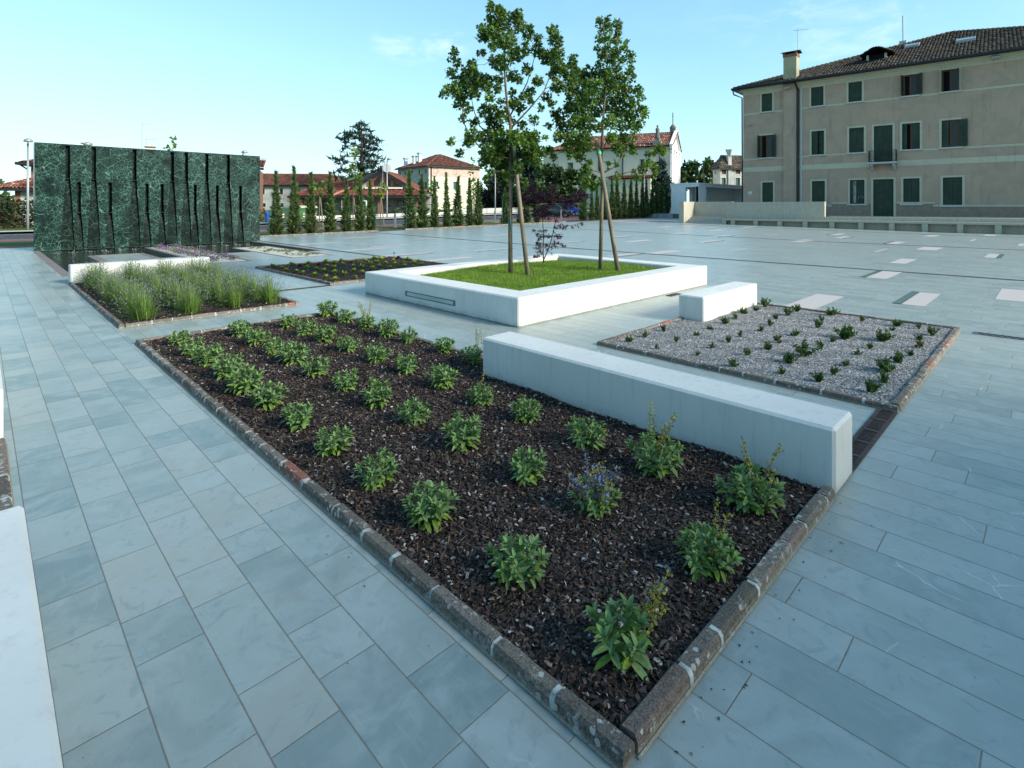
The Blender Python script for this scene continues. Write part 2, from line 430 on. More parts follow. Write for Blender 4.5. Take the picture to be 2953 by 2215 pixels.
sheet("grass_verge", [-80, 37.5], [31.9, 35.3], .01, MAT_GRASSBASE)
sheet("red_pavement", [-80, 140], [35.3, 38.3], .012, MAT_RED)
sheet("parking_ground", [37.5, 140], [31.9, 35.3], .010, MAT_RED)
sheet("road", [-80, 140], [38.3, 46.6], -.03, MAT_ASPH)
sheet("roadside_kerb", [-80, 140], [46.6, 47.3], .11, MAT_KRB)
sheet("pavement", [-80, 140], [47.3, 49.2], .10, MAT_KRB)
sheet("grass_bank", [-80, 140], [49.2, 54], .12, MAT_GRASSBASE)
sheet("planting_strip", [10.6, 66], [30.5, 32.4], .012, MAT_EARTH)
sheet("cobbled_path", [40, 62], [24.5, 30.4], .006, MAT_SETT)
def road_marks():
    b = MB()
    for x0 in np.arange(-14, 60, 6.0):
        for a, c, y0 in ((x0, x0+3, 42.4),):
            b.quad(*[(x, y, tz(x, y)-.024) for x, y in ((a, y0), (c, y0), (c, y0+.14), (a, y0+.14))])
    for x0 in np.arange(-20, 70, 4.0):
        b.quad(*[(x, y, tz(x, y)-.024) for x, y in ((x0, 38.8), (x0+4, 38.8), (x0+4, 38.95), (x0, 38.95))])
        b.quad(*[(x, y, tz(x, y)-.024) for x, y in ((x0, 45.4), (x0+4, 45.4), (x0+4, 45.55), (x0, 45.55))])
    b.build("road_markings", plain("white_road_paint", (.6, .6, .58), .8, sc=6, amt=.2))["kind"] = 'structure'
road_marks()

# ---- basin: paved islands, coping, water
def basin():
    W = [(1.66, 2.7, 17.5, 27.8), (2.7, 4.33, 23.85, 27.8), (4.33, 4.93, 21.2, 27.8), (4.93, 6.22, 26.9, 27.8), (6.22, 7.45, 21.65, 27.8), (7.45, 8.95, 24.1, 27.8), (8.95, 9.5, 20.3, 27.8)]
    wet = lambda x, y: any(a < x < b and c < y < d for a, b, c, d in W)
    xs = sorted({PX0, PX1, *[v for w_ in W for v in w_[:2]]}); ys = sorted({PY0, PY1, *[v for w_ in W for v in w_[2:] if v < 27.75]})
    b = MB()
    for i in range(len(xs)-1):
        for j in range(len(ys)-1):
            x0, x1, y0, y1 = xs[i], xs[i+1], ys[j], ys[j+1]
            if wet((x0+x1)/2, (y0+y1)/2):
                # side walls where the neighbour is dry
                for (nx, ny, p, q) in ((x0-.01, (y0+y1)/2, (x0, y0), (x0, y1)), (x1+.01, (y0+y1)/2, (x1, y1), (x1, y0)), ((x0+x1)/2, y0-.01, (x1, y0), (x0, y0)), ((x0+x1)/2, y1+.01, (x0, y1), (x1, y1))):
                    if not wet(nx, ny): b.quad((*p, -.5), (*q, -.5), (*q, 0), (*p, 0), 1)
            else: b.quad((x0, y0, 0), (x1, y0, 0), (x1, y1, 0), (x0, y1, 0))
    b.build("basin_paving", [MAT_PAVE, MAT_PORPH])["kind"] = 'structure'
    o = MB().quad((PX0, PY0, -.13), (PX1, PY0, -.13), (PX1, 27.9, -.13), (PX0, 27.9, -.13)).build("water", MAT_WATER); o["kind"] = 'structure'
    c = MB()
    for x0, x1, y0, y1 in ((1.48, 1.672, 17.2, 27.8), (1.672, 2.7, 17.2, 17.512), (2.688, 2.93, 21.15, 23.862), (2.93, 4.18, 23.74, 23.862), (4.18, 4.342, 21.15, 23.862), (4.918, 5.06, 18, 26.912),
                           (6.08, 6.232, 18, 26.912), (5.06, 6.08, 26.7, 26.912), (5.06, 6.08, 18, 18.15), (7.438, 7.56, 18, 24.112), (8.84, 8.962, 18, 24.112), (7.56, 8.84, 24.0, 24.112), (7.56, 8.84, 18, 18.13), (9.488, 9.66, 20.2, 27.75), (8.962, 9.488, 20.1, 20.312)):
        c.box(x0, x1, y0, y1, -.02, .006)
    cp = c.build("basin_coping", MAT_PORPH, bevel=.003)
    tag(cp, "brown stone coping round the fountain basin and its planting strips", "coping")
    for x0, x1, y0, y1 in ((5.06, 6.08, 18.15, 26.7), (7.56, 8.84, 18.13, 24.0)):
        g = MB().quad((x0, y0, .004), (x1, y0, .004), (x1, y1, .004), (x0, y1, .004)).build("pale_gravel", plain("cream_gravel", (.42, .40, .35), .9, .2, sc=60, amt=.4, bs=.6))
        g["kind"] = 'stuff'; g["label"] = "pale gravel filling a strip beside the fountain water"
    # splashes where the water meets the wall
    n = 300; xs_ = np.concatenate([rng.normal(c0, .08, 20) for c0 in np.linspace(2.2, 9.3, 15)])
    loc = np.c_[xs_, rng.uniform(27.25, 27.72, n), -.125+np.abs(rng.normal(0, .035, n))]
    tv = np.array([(1, 0, 0), (-.5, .8, 0), (-.5, -.8, 0), (0, 0, 1.4)]); tf = np.array([(0, 1, 3), (1, 2, 3), (2, 0, 3)])
    V, F, C = scatter(tv, tf, loc, np.repeat(np.eye(3)[None], n, 0), rng.uniform(.004, .011, n), np.full((n, 3), .8))
    s = np_mesh("spray", V, F, C, plain("water_foam", (.75, .8, .8), .4)); tag(s, "small white splashes along the foot of the green marble wall", kind='stuff')
basin()

# ---- flush pale slabs, floor lights, drains
def slabs():
    L = [(15.4, 2.84, .56, .86), (19.83, 3.18, .42, None), (24.25, 1.3, .42, .1), (26.65, 3.3, .66, None), (29.86, 5.1, .58, .85), (32.7, 7.9, .5, .1), (35.7, 9.0, .6, .85), (38.5, 4.8, .56, None), (41.65, 2.5, .5, None),
         (35, 2.9, .13, None), (24.25, 4.78, .1, None), (32.26, 1.0, .18, None), (9.98, 3.06, .0, None), (11.66, 1.6, .45, .87), (13.5, .3, .5, None), (13.5, 26.1, .4, None), (10.2, 23.7, .45, None), (15.4, 22.4, .4, .1),
         (11.9, 20.4, .45, .9), (10.1, 19.3, .45, None), (10.05, 16.1, .5, .1), (10.1, 13.8, .5, None), (13.6, 15.5, .4, .1), (12, 17.9, .12, None), (15.5, 10.5, .55, .12), (17.5, 10.1, .6, None), (20.3, 8.8, .13, None), (18.8, 15.9, .4, .1),
         (23.9, 16.4, .5, .1), (21.9, 14.1, .5, None), (28.9, 15.7, .5, None), (24.2, 11.5, .55, .1), (28.5, 12.8, .55, .1), (34.1, 15.7, .5, None), (19.9, 22.1, .4, None), (35.4, 20.3, .5, None), (39.4, 20.1, .4, None), (36.5, 17.3, .5, .1), (26.5, 13, .14, None), (28.1, 8.6, .5, None), (32, 11.6, .13, None), (40.1, 16, .5, None)]
    b = MB(); k = 0; P = []
    for x0, y0, wd, gl in L:
        ln = 1.72 + .012*x0
        if wd == 0: x0, y0, wd = 10.0, 2.86, .48
        q = [(x0, y0), (x0+ln, y0), (x0+ln, y0+wd), (x0, y0+wd)]
        b.quad(*[(x, y, tz(x, y)+.004) for x, y in q])
        if gl is not None: P.append((x0, y0, ln, wd, gl))
    b.build("pale_paving", MAT_PALE)["kind"] = 'structure'
    P.sort(key=lambda p: p[0]*.7+p[1]*.7)
    for k, (x0, y0, ln, wd, gl) in enumerate(P):
        yc = y0 + wd*gl; z = tz(x0+ln/2, yc)
        t = thing("floor_light", f"green glass floor light strip in pale slabs, {ORD[k]} nearest the camera of the plaza", "floor light", (x0+ln/2, yc, z), 0, "glass light strips set in the plaza")
        f = MB(); hw = .062
        for a, c, d, e in ((-ln/2, ln/2, -hw, -hw+.014), (-ln/2, ln/2, hw-.014, hw), (-ln/2, -ln/2+.03, -hw+.014, hw-.014), (ln/2-.03, ln/2, -hw+.014, hw-.014)): f.box(a, c, d, e, -.03, .012)
        f.build("frame", MAT_STEEL, t); MB().box(-ln/2+.03, ln/2-.03, -hw+.014, hw-.014, -.03, .009).build("glass", MAT_GLASS, t)
slabs()
def drains():
    for k, (x0, y0, y1, wd) in enumerate(((9.75, -14, .80, .18), (17.38, -16, 30.4, .20), (29.3, -16, 30.4, .20), (41.2, -16, 24, .20), (9.92, 15.95, 29.5, .16))):
        b = MB(); n = max(1, int((y1-y0)/2.0)); ys = np.linspace(y0, y1, n+1)
        for a, c in zip(ys[:-1], ys[1:]):
            b.quad((x0-wd/2, a, tz(x0, a)+.005), (x0+wd/2, a, tz(x0, a)+.005), (x0+wd/2, c, tz(x0, c)+.005), (x0-wd/2, c, tz(x0, c)+.005))
        if k == 0:
            for j, yy in enumerate(np.arange(y0+8, y1-.05, .075)):
                for s in (-1, 1): b.quad(*[(x0+s*.03+dx, yy+(.037 if s > 0 else 0)+dy, .008) for dx, dy in ((-.022, 0), (.022, 0), (.022, .034), (-.022, .034))], mi=1)
        o = b.build("channel_drain", [MAT_STEEL, MAT_HOLE] if k == 0 else [MAT_IRON])
        tag(o, ["slotted drain running from the gravel bed corner across the plaza", "long dark drain line across the plaza nearest the tree planter", "long dark drain line across the middle of the plaza", "long dark drain line in front of the stone bench", "dark drain line beside the basin running to the bark bed"][k], "drain", "drain lines in the plaza")
    # cast iron grates
    def grate(x0, x1, y0, y1, label, alongx=True):
        t = thing("drain_grate", label, "drain grate", ((x0+x1)/2, (y0+y1)/2, 0)); lx, ly = (x1-x0)/2, (y1-y0)/2
        MB().quad((-lx, -ly, .003), (lx, -ly, .003), (lx, ly, .003), (-lx, ly, .003)).build("channel", MAT_HOLE, t)
        f = MB(); n = max(1, round(2*lx/.30 if alongx else 2*ly/.30)); Lc = (2*lx if alongx else 2*ly)/n
        B = (lambda u0, u1, v0, v1: f.box(u0-lx, u1-lx, v0-ly, v1-ly, -.02, .012)) if alongx else (lambda u0, u1, v0, v1: f.box(v0-lx, v1-lx, u0-ly, u1-ly, -.02, .012))
        wd = 2*ly if alongx else 2*lx
        for k in range(n):
            a = k*Lc; B(a, a+Lc, 0, .026); B(a, a+Lc, wd-.026, wd); B(a, a+.03, .026, wd-.026); B(a+Lc-.022, a+Lc, .026, wd-.026)
            m_ = 9
            for j in range(1, m_): u = a+.03+(Lc-.052)*j/m_; B(u-.007, u+.007, .026, wd-.026)
        f.build("grating", MAT_RUST, t)
    grate(4.06, 5.5, .935, 1.075, "rusty slotted iron drain grate between the long white bench and gravel bed")
    grate(4.06, 5.5, 11.17, 11.27, "narrow iron drain grate between the lavender bed and the lettuce bed")
    grate(9.5, 9.9, 5.22, 5.34, "short dark drain grate by the corner of the tree planter")
drains()

# ------------------------------------------------------------------ benches and tree planter
def bench(x0, x1, y0, y1, h, label):
    o = MB().box(x0-(x0+x1)/2, x1-(x0+x1)/2, y0-(y0+y1)/2, y1-(y0+y1)/2, 0, h).build("bench", MAT_WHITE, loc=((x0+x1)/2, (y0+y1)/2, 0), bevel=.018)
    o.modifiers[0].segments = 1
    return tag(o, label, "bench", "white block benches")
bench(3.65, 4.05, .93, 4.12, .41, "long white bench along the edge of the sage bed")
bench(7.66, 9.70, 3.68, 4.09, .39, "short white bench between the gravel bed and the tree planter")
bench(1.45, 4.26, 15.42, 15.82, .42, "white bench behind the lavender, in front of the basin")
bench(-.27, .145, -1.2, 3.28, .41, "white bench cut off by the lower left corner of the photo")
bench(-.28, .13, 5.43, 9.2, .41, "white bench barely showing at the left edge of the photo")
def planter():
    X0, X1, Y0, Y1, h = 5.5, 11.45, 5.42, 9.75, .43; a, b_, c, d = 6.0, 10.93, 5.88, 9.29
    t = thing("tree_planter", "large square white planter with a lawn, two maples and a small red maple", "planter", ((X0+X1)/2, (Y0+Y1)/2, 0))
    ox, oy = t.location.x, t.location.y
    O = [(X0, Y0), (X1, Y0), (X1, Y1), (X0, Y1)]; I = [(a, c), (b_, c), (b_, d), (a, d)]
    m = MB(); v = [(x-ox, y-oy, z) for z in (0, h) for x, y in O+I]; f = []
    for i in range(4):
        j = (i+1) % 4
        f += [(i, j, 8+j, 8+i), (4+j, 4+i, 12+i, 12+j), (8+i, 8+j, 12+j, 12+i), (i, 4+i, 4+j, j)]
    m.add(v, f); w_ = m.build("wall", MAT_WHITE, t, bevel=.02); w_.modifiers[0].segments = 1
    fr = MB(); y0, y1, z0, z1, x = 6.86-oy, 8.30-oy, .122, .212, X0-ox
    fr.box(x-.006, x+.02, y0, y1, z0, z0+.014); fr.box(x-.006, x+.02, y0, y1, z1-.014, z1); fr.box(x-.006, x+.02, y0, y0+.05, z0+.014, z1-.014); fr.box(x-.006, x+.02, y1-.05, y1, z0+.014, z1-.014)
    lamp = fr.build("wall_light", MAT_STEEL, t)
    MB().box(x-.003, x+.02, y0+.05, y1-.05, z0+.014, z1-.014).build("glass", plain("frosted_glass", (.28, .40, .39), .2, .5, sc=2, amt=.15), lamp)
    # lawn
    zf = lambda x, y: .335 + .03*math.sin(x*1.3)*math.cos(y*1.7)
    sheet("lawn_soil", [a, b_], [c, d], 0, MAT_GRASSBASE, zf=zf, step=.35)
    n = 62000; p = np.c_[rng.uniform(a+.01, b_-.01, n), rng.uniform(c+.01, d-.01, n)]
    z = .335+.03*np.sin(p[:, 0]*1.3)*np.cos(p[:, 1]*1.7)
    clump = .5+.5*np.sin(p[:, 0]*5.1+np.sin(p[:, 1]*4))*np.cos(p[:, 1]*6.3)
    hgt = rng.uniform(.025, .055, n)*(.75+.5*clump); lean = rng.normal(0, .45, (n, 2))
    tip = np.c_[p+lean*hgt[:, None], z+hgt]; a_ = rng.uniform(0, 6.28, n); e = np.c_[np.cos(a_), np.sin(a_), 0*a_]*.0035
    bs = np.c_[p, z-.005]; V = np.stack([bs-e, bs+e, tip], 1).reshape(-1, 3); F = np.arange(3*n).reshape(n, 3)
    C = cvar(n, (.14, .245, .028), .35, .12); dry = rng.random(n) < .06; C[dry] = cvar(dry.sum(), (.24, .22, .08))
    g = np_mesh("grass", V, F, C, MAT_BLADE); tag(g, "short lawn grass filling the white tree planter", kind='stuff')
planter()

# ------------------------------------------------------------------ planting beds
def stones(b, p, q, inn, w=.07, h=.055, L=(.24, .42), red=.05):
    p, q, inn = Vector((*p, 0)), Vector((*q, 0)), Vector((*inn, 0)); t = (q-p).normalized(); tot = (q-p).length; s = 0
    b.quad(p-inn*.009+Vector((0, 0, .0045)), q-inn*.009+Vector((0, 0, .0045)), q+Vector((0, 0, .008)), p+Vector((0, 0, .008)), 0, (.19, .165, .12))
    while s < tot-.02:
        l = min(random.uniform(*L), tot-s); l = tot-s if tot-s-l < .12 else l; g = .010
        fac = random.uniform(.75, 1.2); col = (.17, .075, .055) if random.random() < red and s > 1 else tuple(c*fac for c in random.choice([(.11, .10, .088), (.13, .118, .10), (.10, .092, .082), (.12, .10, .088), (.105, .10, .085)]))
        hh = h*random.uniform(.92, 1.1); off = random.uniform(-.003, .003)
        vs = []; N = 4
        for i in range(N+1):
            u = s+g+(l-2*g)*i/N
            for (o, z) in ((0, -.03), (.004, hh*.72), (.014, hh), (w-.008, hh*.98), (w, hh*.8), (w, -.03)):
                j = 0 if z < 0 else .0022
                vs.append(p+t*(u+random.uniform(-j, j))+inn*(o+off+random.uniform(-j, j))+Vector((0, 0, z+random.uniform(-j, j))))
        fs = [(i*6+k, (i+1)*6+k, (i+1)*6+(k+1) % 6, i*6+(k+1) % 6) for i in range(N) for k in range(6)] + [tuple(range(5, -1, -1)), tuple(N*6+k for k in range(6))]
        b.add(vs, fs, 0, col)
        if s+l < tot-.02:
            mw = random.uniform(.005, .013); u = s+l; mc = random.uniform(.75, 1)
            vs = [p+t*(u+dx)+inn*o+Vector((0, 0, z)) for dx in (-mw, mw) for o, z in ((-.001, -.02), (.002, h*.70), (.013, h*.97), (w*.75, h*.99), (w, -.02))]
            b.add(vs, [(k, 5+k, 5+(k+1) % 5, (k+1) % 5) for k in range(5)] + [(4, 3, 2, 1, 0), (5, 6, 7, 8, 9)], 1, (1, 1, 1))
        s += l
MAT_MORT = plain("lime_mortar", (.33, .36, .35), .9, .1, sc=18, amt=.35)
CT = np.array([(-.5, -.5, 0), (.5, -.35, .05), (-.42, 0, .22), (.5, .05, .28), (-.3, .5, .02), (.38, .45, 0)]); CF = np.array([(0, 1, 3, 2), (2, 3, 5, 4)])
def bed(name, label, x0, x1, y0, y1, sides, fill, dens, h=.055, r0=None, n1=None):
    t = thing("planting_bed", label, "planting bed", ((x0+x1)/2, (y0+y1)/2, 0)); ox, oy = t.location.x, t.location.y
    b = MB(); X0, X1, Y0, Y1 = x0-ox, x1-ox, y0-oy, y1-oy; k = .07
    if 'L' in sides: stones(b, (X0, Y0), (X0, Y1), (1, 0), h=h)
    if 'R' in sides: stones(b, (X1, r0-oy if r0 else Y0), (X1, Y1), (-1, 0), h=h)
    if 'N' in sides: stones(b, (X0+k, Y0), (n1-ox if n1 else X1-(k if 'R' in sides else 0), Y0), (0, 1), h=h)
    if 'F' in sides: stones(b, (X0+k, Y1), (X1-(k if 'R' in sides else 0), Y1), (0, -1), h=h)
    b.build("kerb", [MAT_KERB, MAT_MORT] , t)
    n = int((x1-x0-.12)*(y1-y0-.12)*dens); px = rng.uniform(X0+.065, X1-.06, n); py = rng.uniform(Y0+.065, Y1-.06, n)
    hf = lambda x, y: .026 + .010*np.sin(x*4.1+1)*np.cos(y*3.3) + .006*np.sin(x*11+y*7)
    nx, ny = max(4, int((x1-x0)/.12)), max(4, int((y1-y0)/.12)); gx, gy = np.linspace(X0+.05, X1-.05, nx), np.linspace(Y0+.05, Y1-.05, ny)
    V = np.array([(x, y, hf(x, y)) for y in gy for x in gx]); F = np.array([(j*nx+i, j*nx+i+1, (j+1)*nx+i+1, (j+1)*nx+i) for j in range(ny-1) for i in range(nx-1)])
    np_mesh("soil", V, F, np.ones((len(F), 3)), MAT_MULCH if fill == 'bark' else MAT_GRAVEL, t, smooth=True)
    z = hf(px, py)
    if fill == 'bark':
        y = rdir(n, -.55, .55); fr = frames(y, np.c_[rng.normal(0, .45, (n, 2)), np.ones(n)])
        ln = rng.gamma(3.0, .0050, n)+.005; wd = np.minimum(ln*rng.uniform(.25, .75, n), .016)
        sz = np.c_[wd, ln, wd]; C = cvar(n, (.036, .026, .022), .65, .15); r = rng.random(n)
        q = r < .21; C[q] = cvar(q.sum(), (.105, .076, .064), .4); q = r < .06; C[q] = cvar(q.sum(), (.23, .205, .185), .4); q = r < .022; C[q] = cvar(q.sum(), (.36, .34, .31), .3)
        q = (r > .95); C[q] = cvar(q.sum(), (.17, .115, .06), .3); sz[q, 0] *= .35; sz[q, 1] *= 1.5
        v, f, c = scatter(CT, CF, np.c_[px, py, z+rng.uniform(.0, .014, n)], fr, sz, C)
        o = np_mesh("bark_chips", v, f, c, MAT_CHIP, t); o["kind"] = 'stuff'
    else:
        o8 = np.array([(1, 0, 0), (-1, 0, 0), (0, 1, 0), (0, -1, 0), (0, 0, .7), (0, 0, -.7)], float); of = np.array([(0, 2, 4), (2, 1, 4), (1, 3, 4), (3, 0, 4)])
        C = cvar(n, (.20, .203, .205), .5, .06); r = rng.random(n); q = r < .10; C[q] = cvar(q.sum(), (.50, .50, .49), .2); q = r > .90; C[q] = cvar(q.sum(), (.07, .07, .075), .4); q = (r > .45) & (r < .53); C[q] = cvar(q.sum(), (.17, .168, .172), .2)
        v, f, c = scatter(o8, of, np.c_[px, py, z+.001], frames(rdir(n, -.3, .3), rdir(n, .5, 1)), rng.uniform(.004, .0085, (n, 1))*np.c_[rng.uniform(.7, 1.3, n), np.ones(n), rng.uniform(.6, 1, n)], C)
        o = np_mesh("pebbles", v, f, c, MAT_PEB, t); o["kind"] = 'stuff'
    return t
bed("sage", "large bark covered bed of sage with a stone kerb", 1.41, 4.05, .93, 8.22, 'LNRF', 'bark', 7000, r0=4.13, n1=3.645)
bed("lavender", "bark bed of lavender between the white bench and the sage", 1.42, 4.03, 9.39, 15.42, 'LNR', 'bark', 1300)
bed("lettuce", "bark bed of lettuces behind the tree planter", 5.52, 9.85, 11.27, 15.85, 'LNRF', 'bark', 750)
bed("gravel", "grey gravel bed of small shrubs beside the short white bench", 5.52, 9.78, .93, 4.07, 'LNRF', 'gravel', 5200, .05)
bed("edge", "mossy kerbed bed between the two white benches at the left edge", -2.2, .14, 3.28, 5.43, 'R', 'bark', 500)

# ------------------------------------------------------------------ sage
_st = np.array([0, .18, .42, .72, 1.0]); _wd = np.array([.16, .78, 1, .88, .26])*.5
LEAF = np.array([(s*w_, t, -.16*t*t + (.22*w_ if s else 0)) for t, w_ in zip(_st, _wd) for s in (-1, 0, 1)])
LEAFF = np.array([(i*3+k, i*3+k+1, (i+1)*3+k+1, (i+1)*3+k) for i in range(4) for k in range(2)])
def strip_tubes(paths, rad, col):            # thin three-sided stems, all in one mesh: returns V F C
    Vs, Fs, Cs, k = [], [], [], 0
    for p, c in zip(paths, col):
        p = np.asarray(p, float); m = len(p); t = unit(np.gradient(p, axis=0)); a = unit(np.cross(t, np.array([.31, .52, .8]))); b = np.cross(t, a)
        rr = np.linspace(rad, rad*.5, m)[:, None]
        ring = np.stack([p+rr*(a*math.cos(q)+b*math.sin(q)) for q in (0, 2.09, 4.19)], 1).reshape(-1, 3)
        f = [(i*3+j, i*3+(j+1) % 3, (i+1)*3+(j+1) % 3, (i+1)*3+j) for i in range(m-1) for j in range(3)]
        Vs.append(ring); Fs.append(np.array(f)+k); Cs.append(np.repeat([c], len(f), 0)); k += 3*m
    return np.concatenate(Vs), np.concatenate(Fs), np.concatenate(Cs)
def sage_parts(t, n=13, sprawl=1.0, leaf=1.0, seed=0):
    g = np.random.default_rng(seed); loc, d, nn, sz, C, paths = [], [], [], [], [], []
    for k in range(n):
        az = k*2.4 + g.uniform(-.4, .4); tilt = (.06+.92*math.sqrt((k+.3)/n))*sprawl*g.uniform(.85, 1.1); L = g.uniform(.09, .15)*(1.12-.15*k/n)
        hz = np.array([math.cos(az), math.sin(az), 0]); b0 = hz*.03*math.sqrt(k/n)
        tt = np.linspace(0, 1, 5)[:, None]; P = b0 + hz*math.sin(tilt)*L*tt + np.array([0, 0, 1])*(math.cos(tilt)*L*tt + .035*tt*tt)
        paths.append(P); roll = g.uniform(0, 3.14)
        for q, f in enumerate((.22, .4, .56, .70, .83, .93, 1.0)):
            c = P[0]*(1-f)+P[-1]*f; c = P[min(4, int(f*4))]*(1-(f*4 % 1)) + P[min(4, int(f*4)+1)]*(f*4 % 1) if f < 1 else P[-1]
            sd = unit(P[-1]-P[0]); a = unit(np.cross(sd, [.3, .5, .7])); b = np.cross(sd, a); r = roll+q*1.57
            for s in ((0, 3.1416) if f < .93 else (0, 1.57, 3.14, 4.71)):
                dr = a*math.cos(r+s)+b*math.sin(r+s); up = -.12+1.45*f**1.3 + g.uniform(-.15, .2)
                v = unit(dr+sd*up); v[2] -= .25*(1-f); loc.append(c); d.append(unit(v)); nn.append(unit(sd+np.array([0, 0, .7])))
                ll = leaf*g.uniform(.8, 1.15)*(.078-.028*f if f < .93 else .044)*(.75 if f < .3 else 1); sz.append((ll*.36, ll, ll))
                low = g.random() < (.75 if f < .45 else .12)
                C.append(np.array((.135, .245, .042) if low else (.155, .26, .098))*g.uniform(.75, 1.25) + (np.array([.05, .04, 0]) if low and g.random() < .2 else 0))
    V, F, C = scatter(LEAF, LEAFF, np.array(loc), frames(np.array(d), np.array(nn)), np.array(sz), np.array(C))
    np_mesh("leaves", V, F, C, MAT_SAGE, t, smooth=True)
    V, F, C = strip_tubes(paths, .0028, [(.10, .13, .05)]*n); np_mesh("stems", V, F, C, MAT_STEM, t)
def flower_spikes(t, n, h, seed, spread=.10, blue=0.0, off=(0, 0)):
    g = np.random.default_rng(seed); paths, loc, C = [], [], []
    for k in range(n):
        az = g.uniform(0, 6.28); b0 = np.array([off[0], off[1], 0])+g.normal(0, .03, 3)*[1, 1, 0]; L = h*g.uniform(.75, 1.1); tl = np.array([math.cos(az), math.sin(az), 0])*spread*g.uniform(.3, 1.2)
        tt = np.linspace(0, 1, 6)[:, None]; P = b0+tl*tt**1.5+np.array([0, 0, L])*tt; paths.append(P)
        for f in np.linspace(.55, 1, 7):
            c = b0+tl*f**1.5+np.array([0, 0, L*f])
            for _ in range(6): loc.append(c+g.normal(0, .006, 3)); C.append(np.array((.16, .20, .50) if g.random() < blue else (.25, .24, .05))*g.uniform(.7, 1.3))
    V, F, Cc = strip_tubes(paths, .0022, [(.16, .18, .05)]*n); m = len(loc)
    a = (V, F, Cc); b = scatter(LEAF, LEAFF, np.array(loc), frames(rdir(m, -.3, 1), rdir(m)), g.uniform(.009, .017, (m, 1))*np.array([.7, 1, 1]), np.array(C))
    o = np_mesh("flower_spikes", *merge([a, b]), MAT_SAGE, t); o["label"] = "yellow dried flower spikes" if blue < .3 else "blue flowers on thin spikes"
def sages():
    xs = (1.75, 2.45, 3.12, 3.85); protos = []
    colname = ("in the row along the long left kerb", "in the second row from the left kerb", "in the third row from the left kerb", "in the row in line with the long bench")
    special = {(3, 9): ("with tall yellow flower spikes at the back of the bed", 9, .40, 0), (3, 5): ("with flower spikes at the end of the long bench", 5, .36, .1), (2, 1): ("with yellow flower spikes close to the long bench", 5, .36, .05), (2, 4): ("with one tall flower spike near the middle of the bed", 1, .42, 0),
               (1, 1): ("covered in small blue flowers", 22, .25, .45), (2, 0): ("with thin flower spikes by the front end of the bench", 5, .36, .12), (0, 0): ("with yellow flower spikes in the near corner of the bed", 6, .30, .06), (1, 0): ("with a yellow flower spike by the front kerb", 2, .26, 0)}
    var = {0: [], }
    for c, x in enumerate(xs):
        rows = [1.2+.583*r for r in range(12)] if c < 3 else [4.49, 5.02, 5.69, 6.27, 6.76, 7.38, 8.0]
        for r, y in enumerate(rows):
            kx, ky = x+random.uniform(-.03, .03), y+random.uniform(-.05, .05)
            rr = r if c < 3 else r
            sp = special.get((c, r if c < 3 else r+5))
            lab = "sage plant " + (sp[0] if sp else f"{ORD[r]} from the near end, {colname[c]}")
            sc = random.uniform(.86, 1.12) * (1.12 if (c, r) in ((0, 7), (2, 5), (2, 2), (2, 1)) else 1)
            near = y < 3.6
            if sp or near or len(protos) < 5:
                t = thing("sage_plant", lab, "sage plant", (kx, ky, .025), 0, "sage plants in the bark bed")
                kk = len(protos)+c*17+r
                if (c, r) == (0, 0): sage_parts(t, 9, .85, 1.22, 900)
                elif (c, r) == (1, 1): sage_parts(t, 13, 1.0, .8, 901)
                else: sage_parts(t, random.choice((14, 16, 17, 19)), random.uniform(.85, 1.05), random.uniform(.92, 1.12), kk)
                if sp: flower_spikes(t, sp[1], sp[2], 50+kk, .12 if sp[3] < .5 else .16, sp[3], (.06, -.03) if r == 0 else (0, 0))
                else: protos.append((t, kids(t)))
                t.scale = (sc,)*3
            else:
                p, ch = random.choice(protos); dup(p, (kx, ky, .025), random.uniform(0, 6.28), sc, lab, src=ch)
sages()

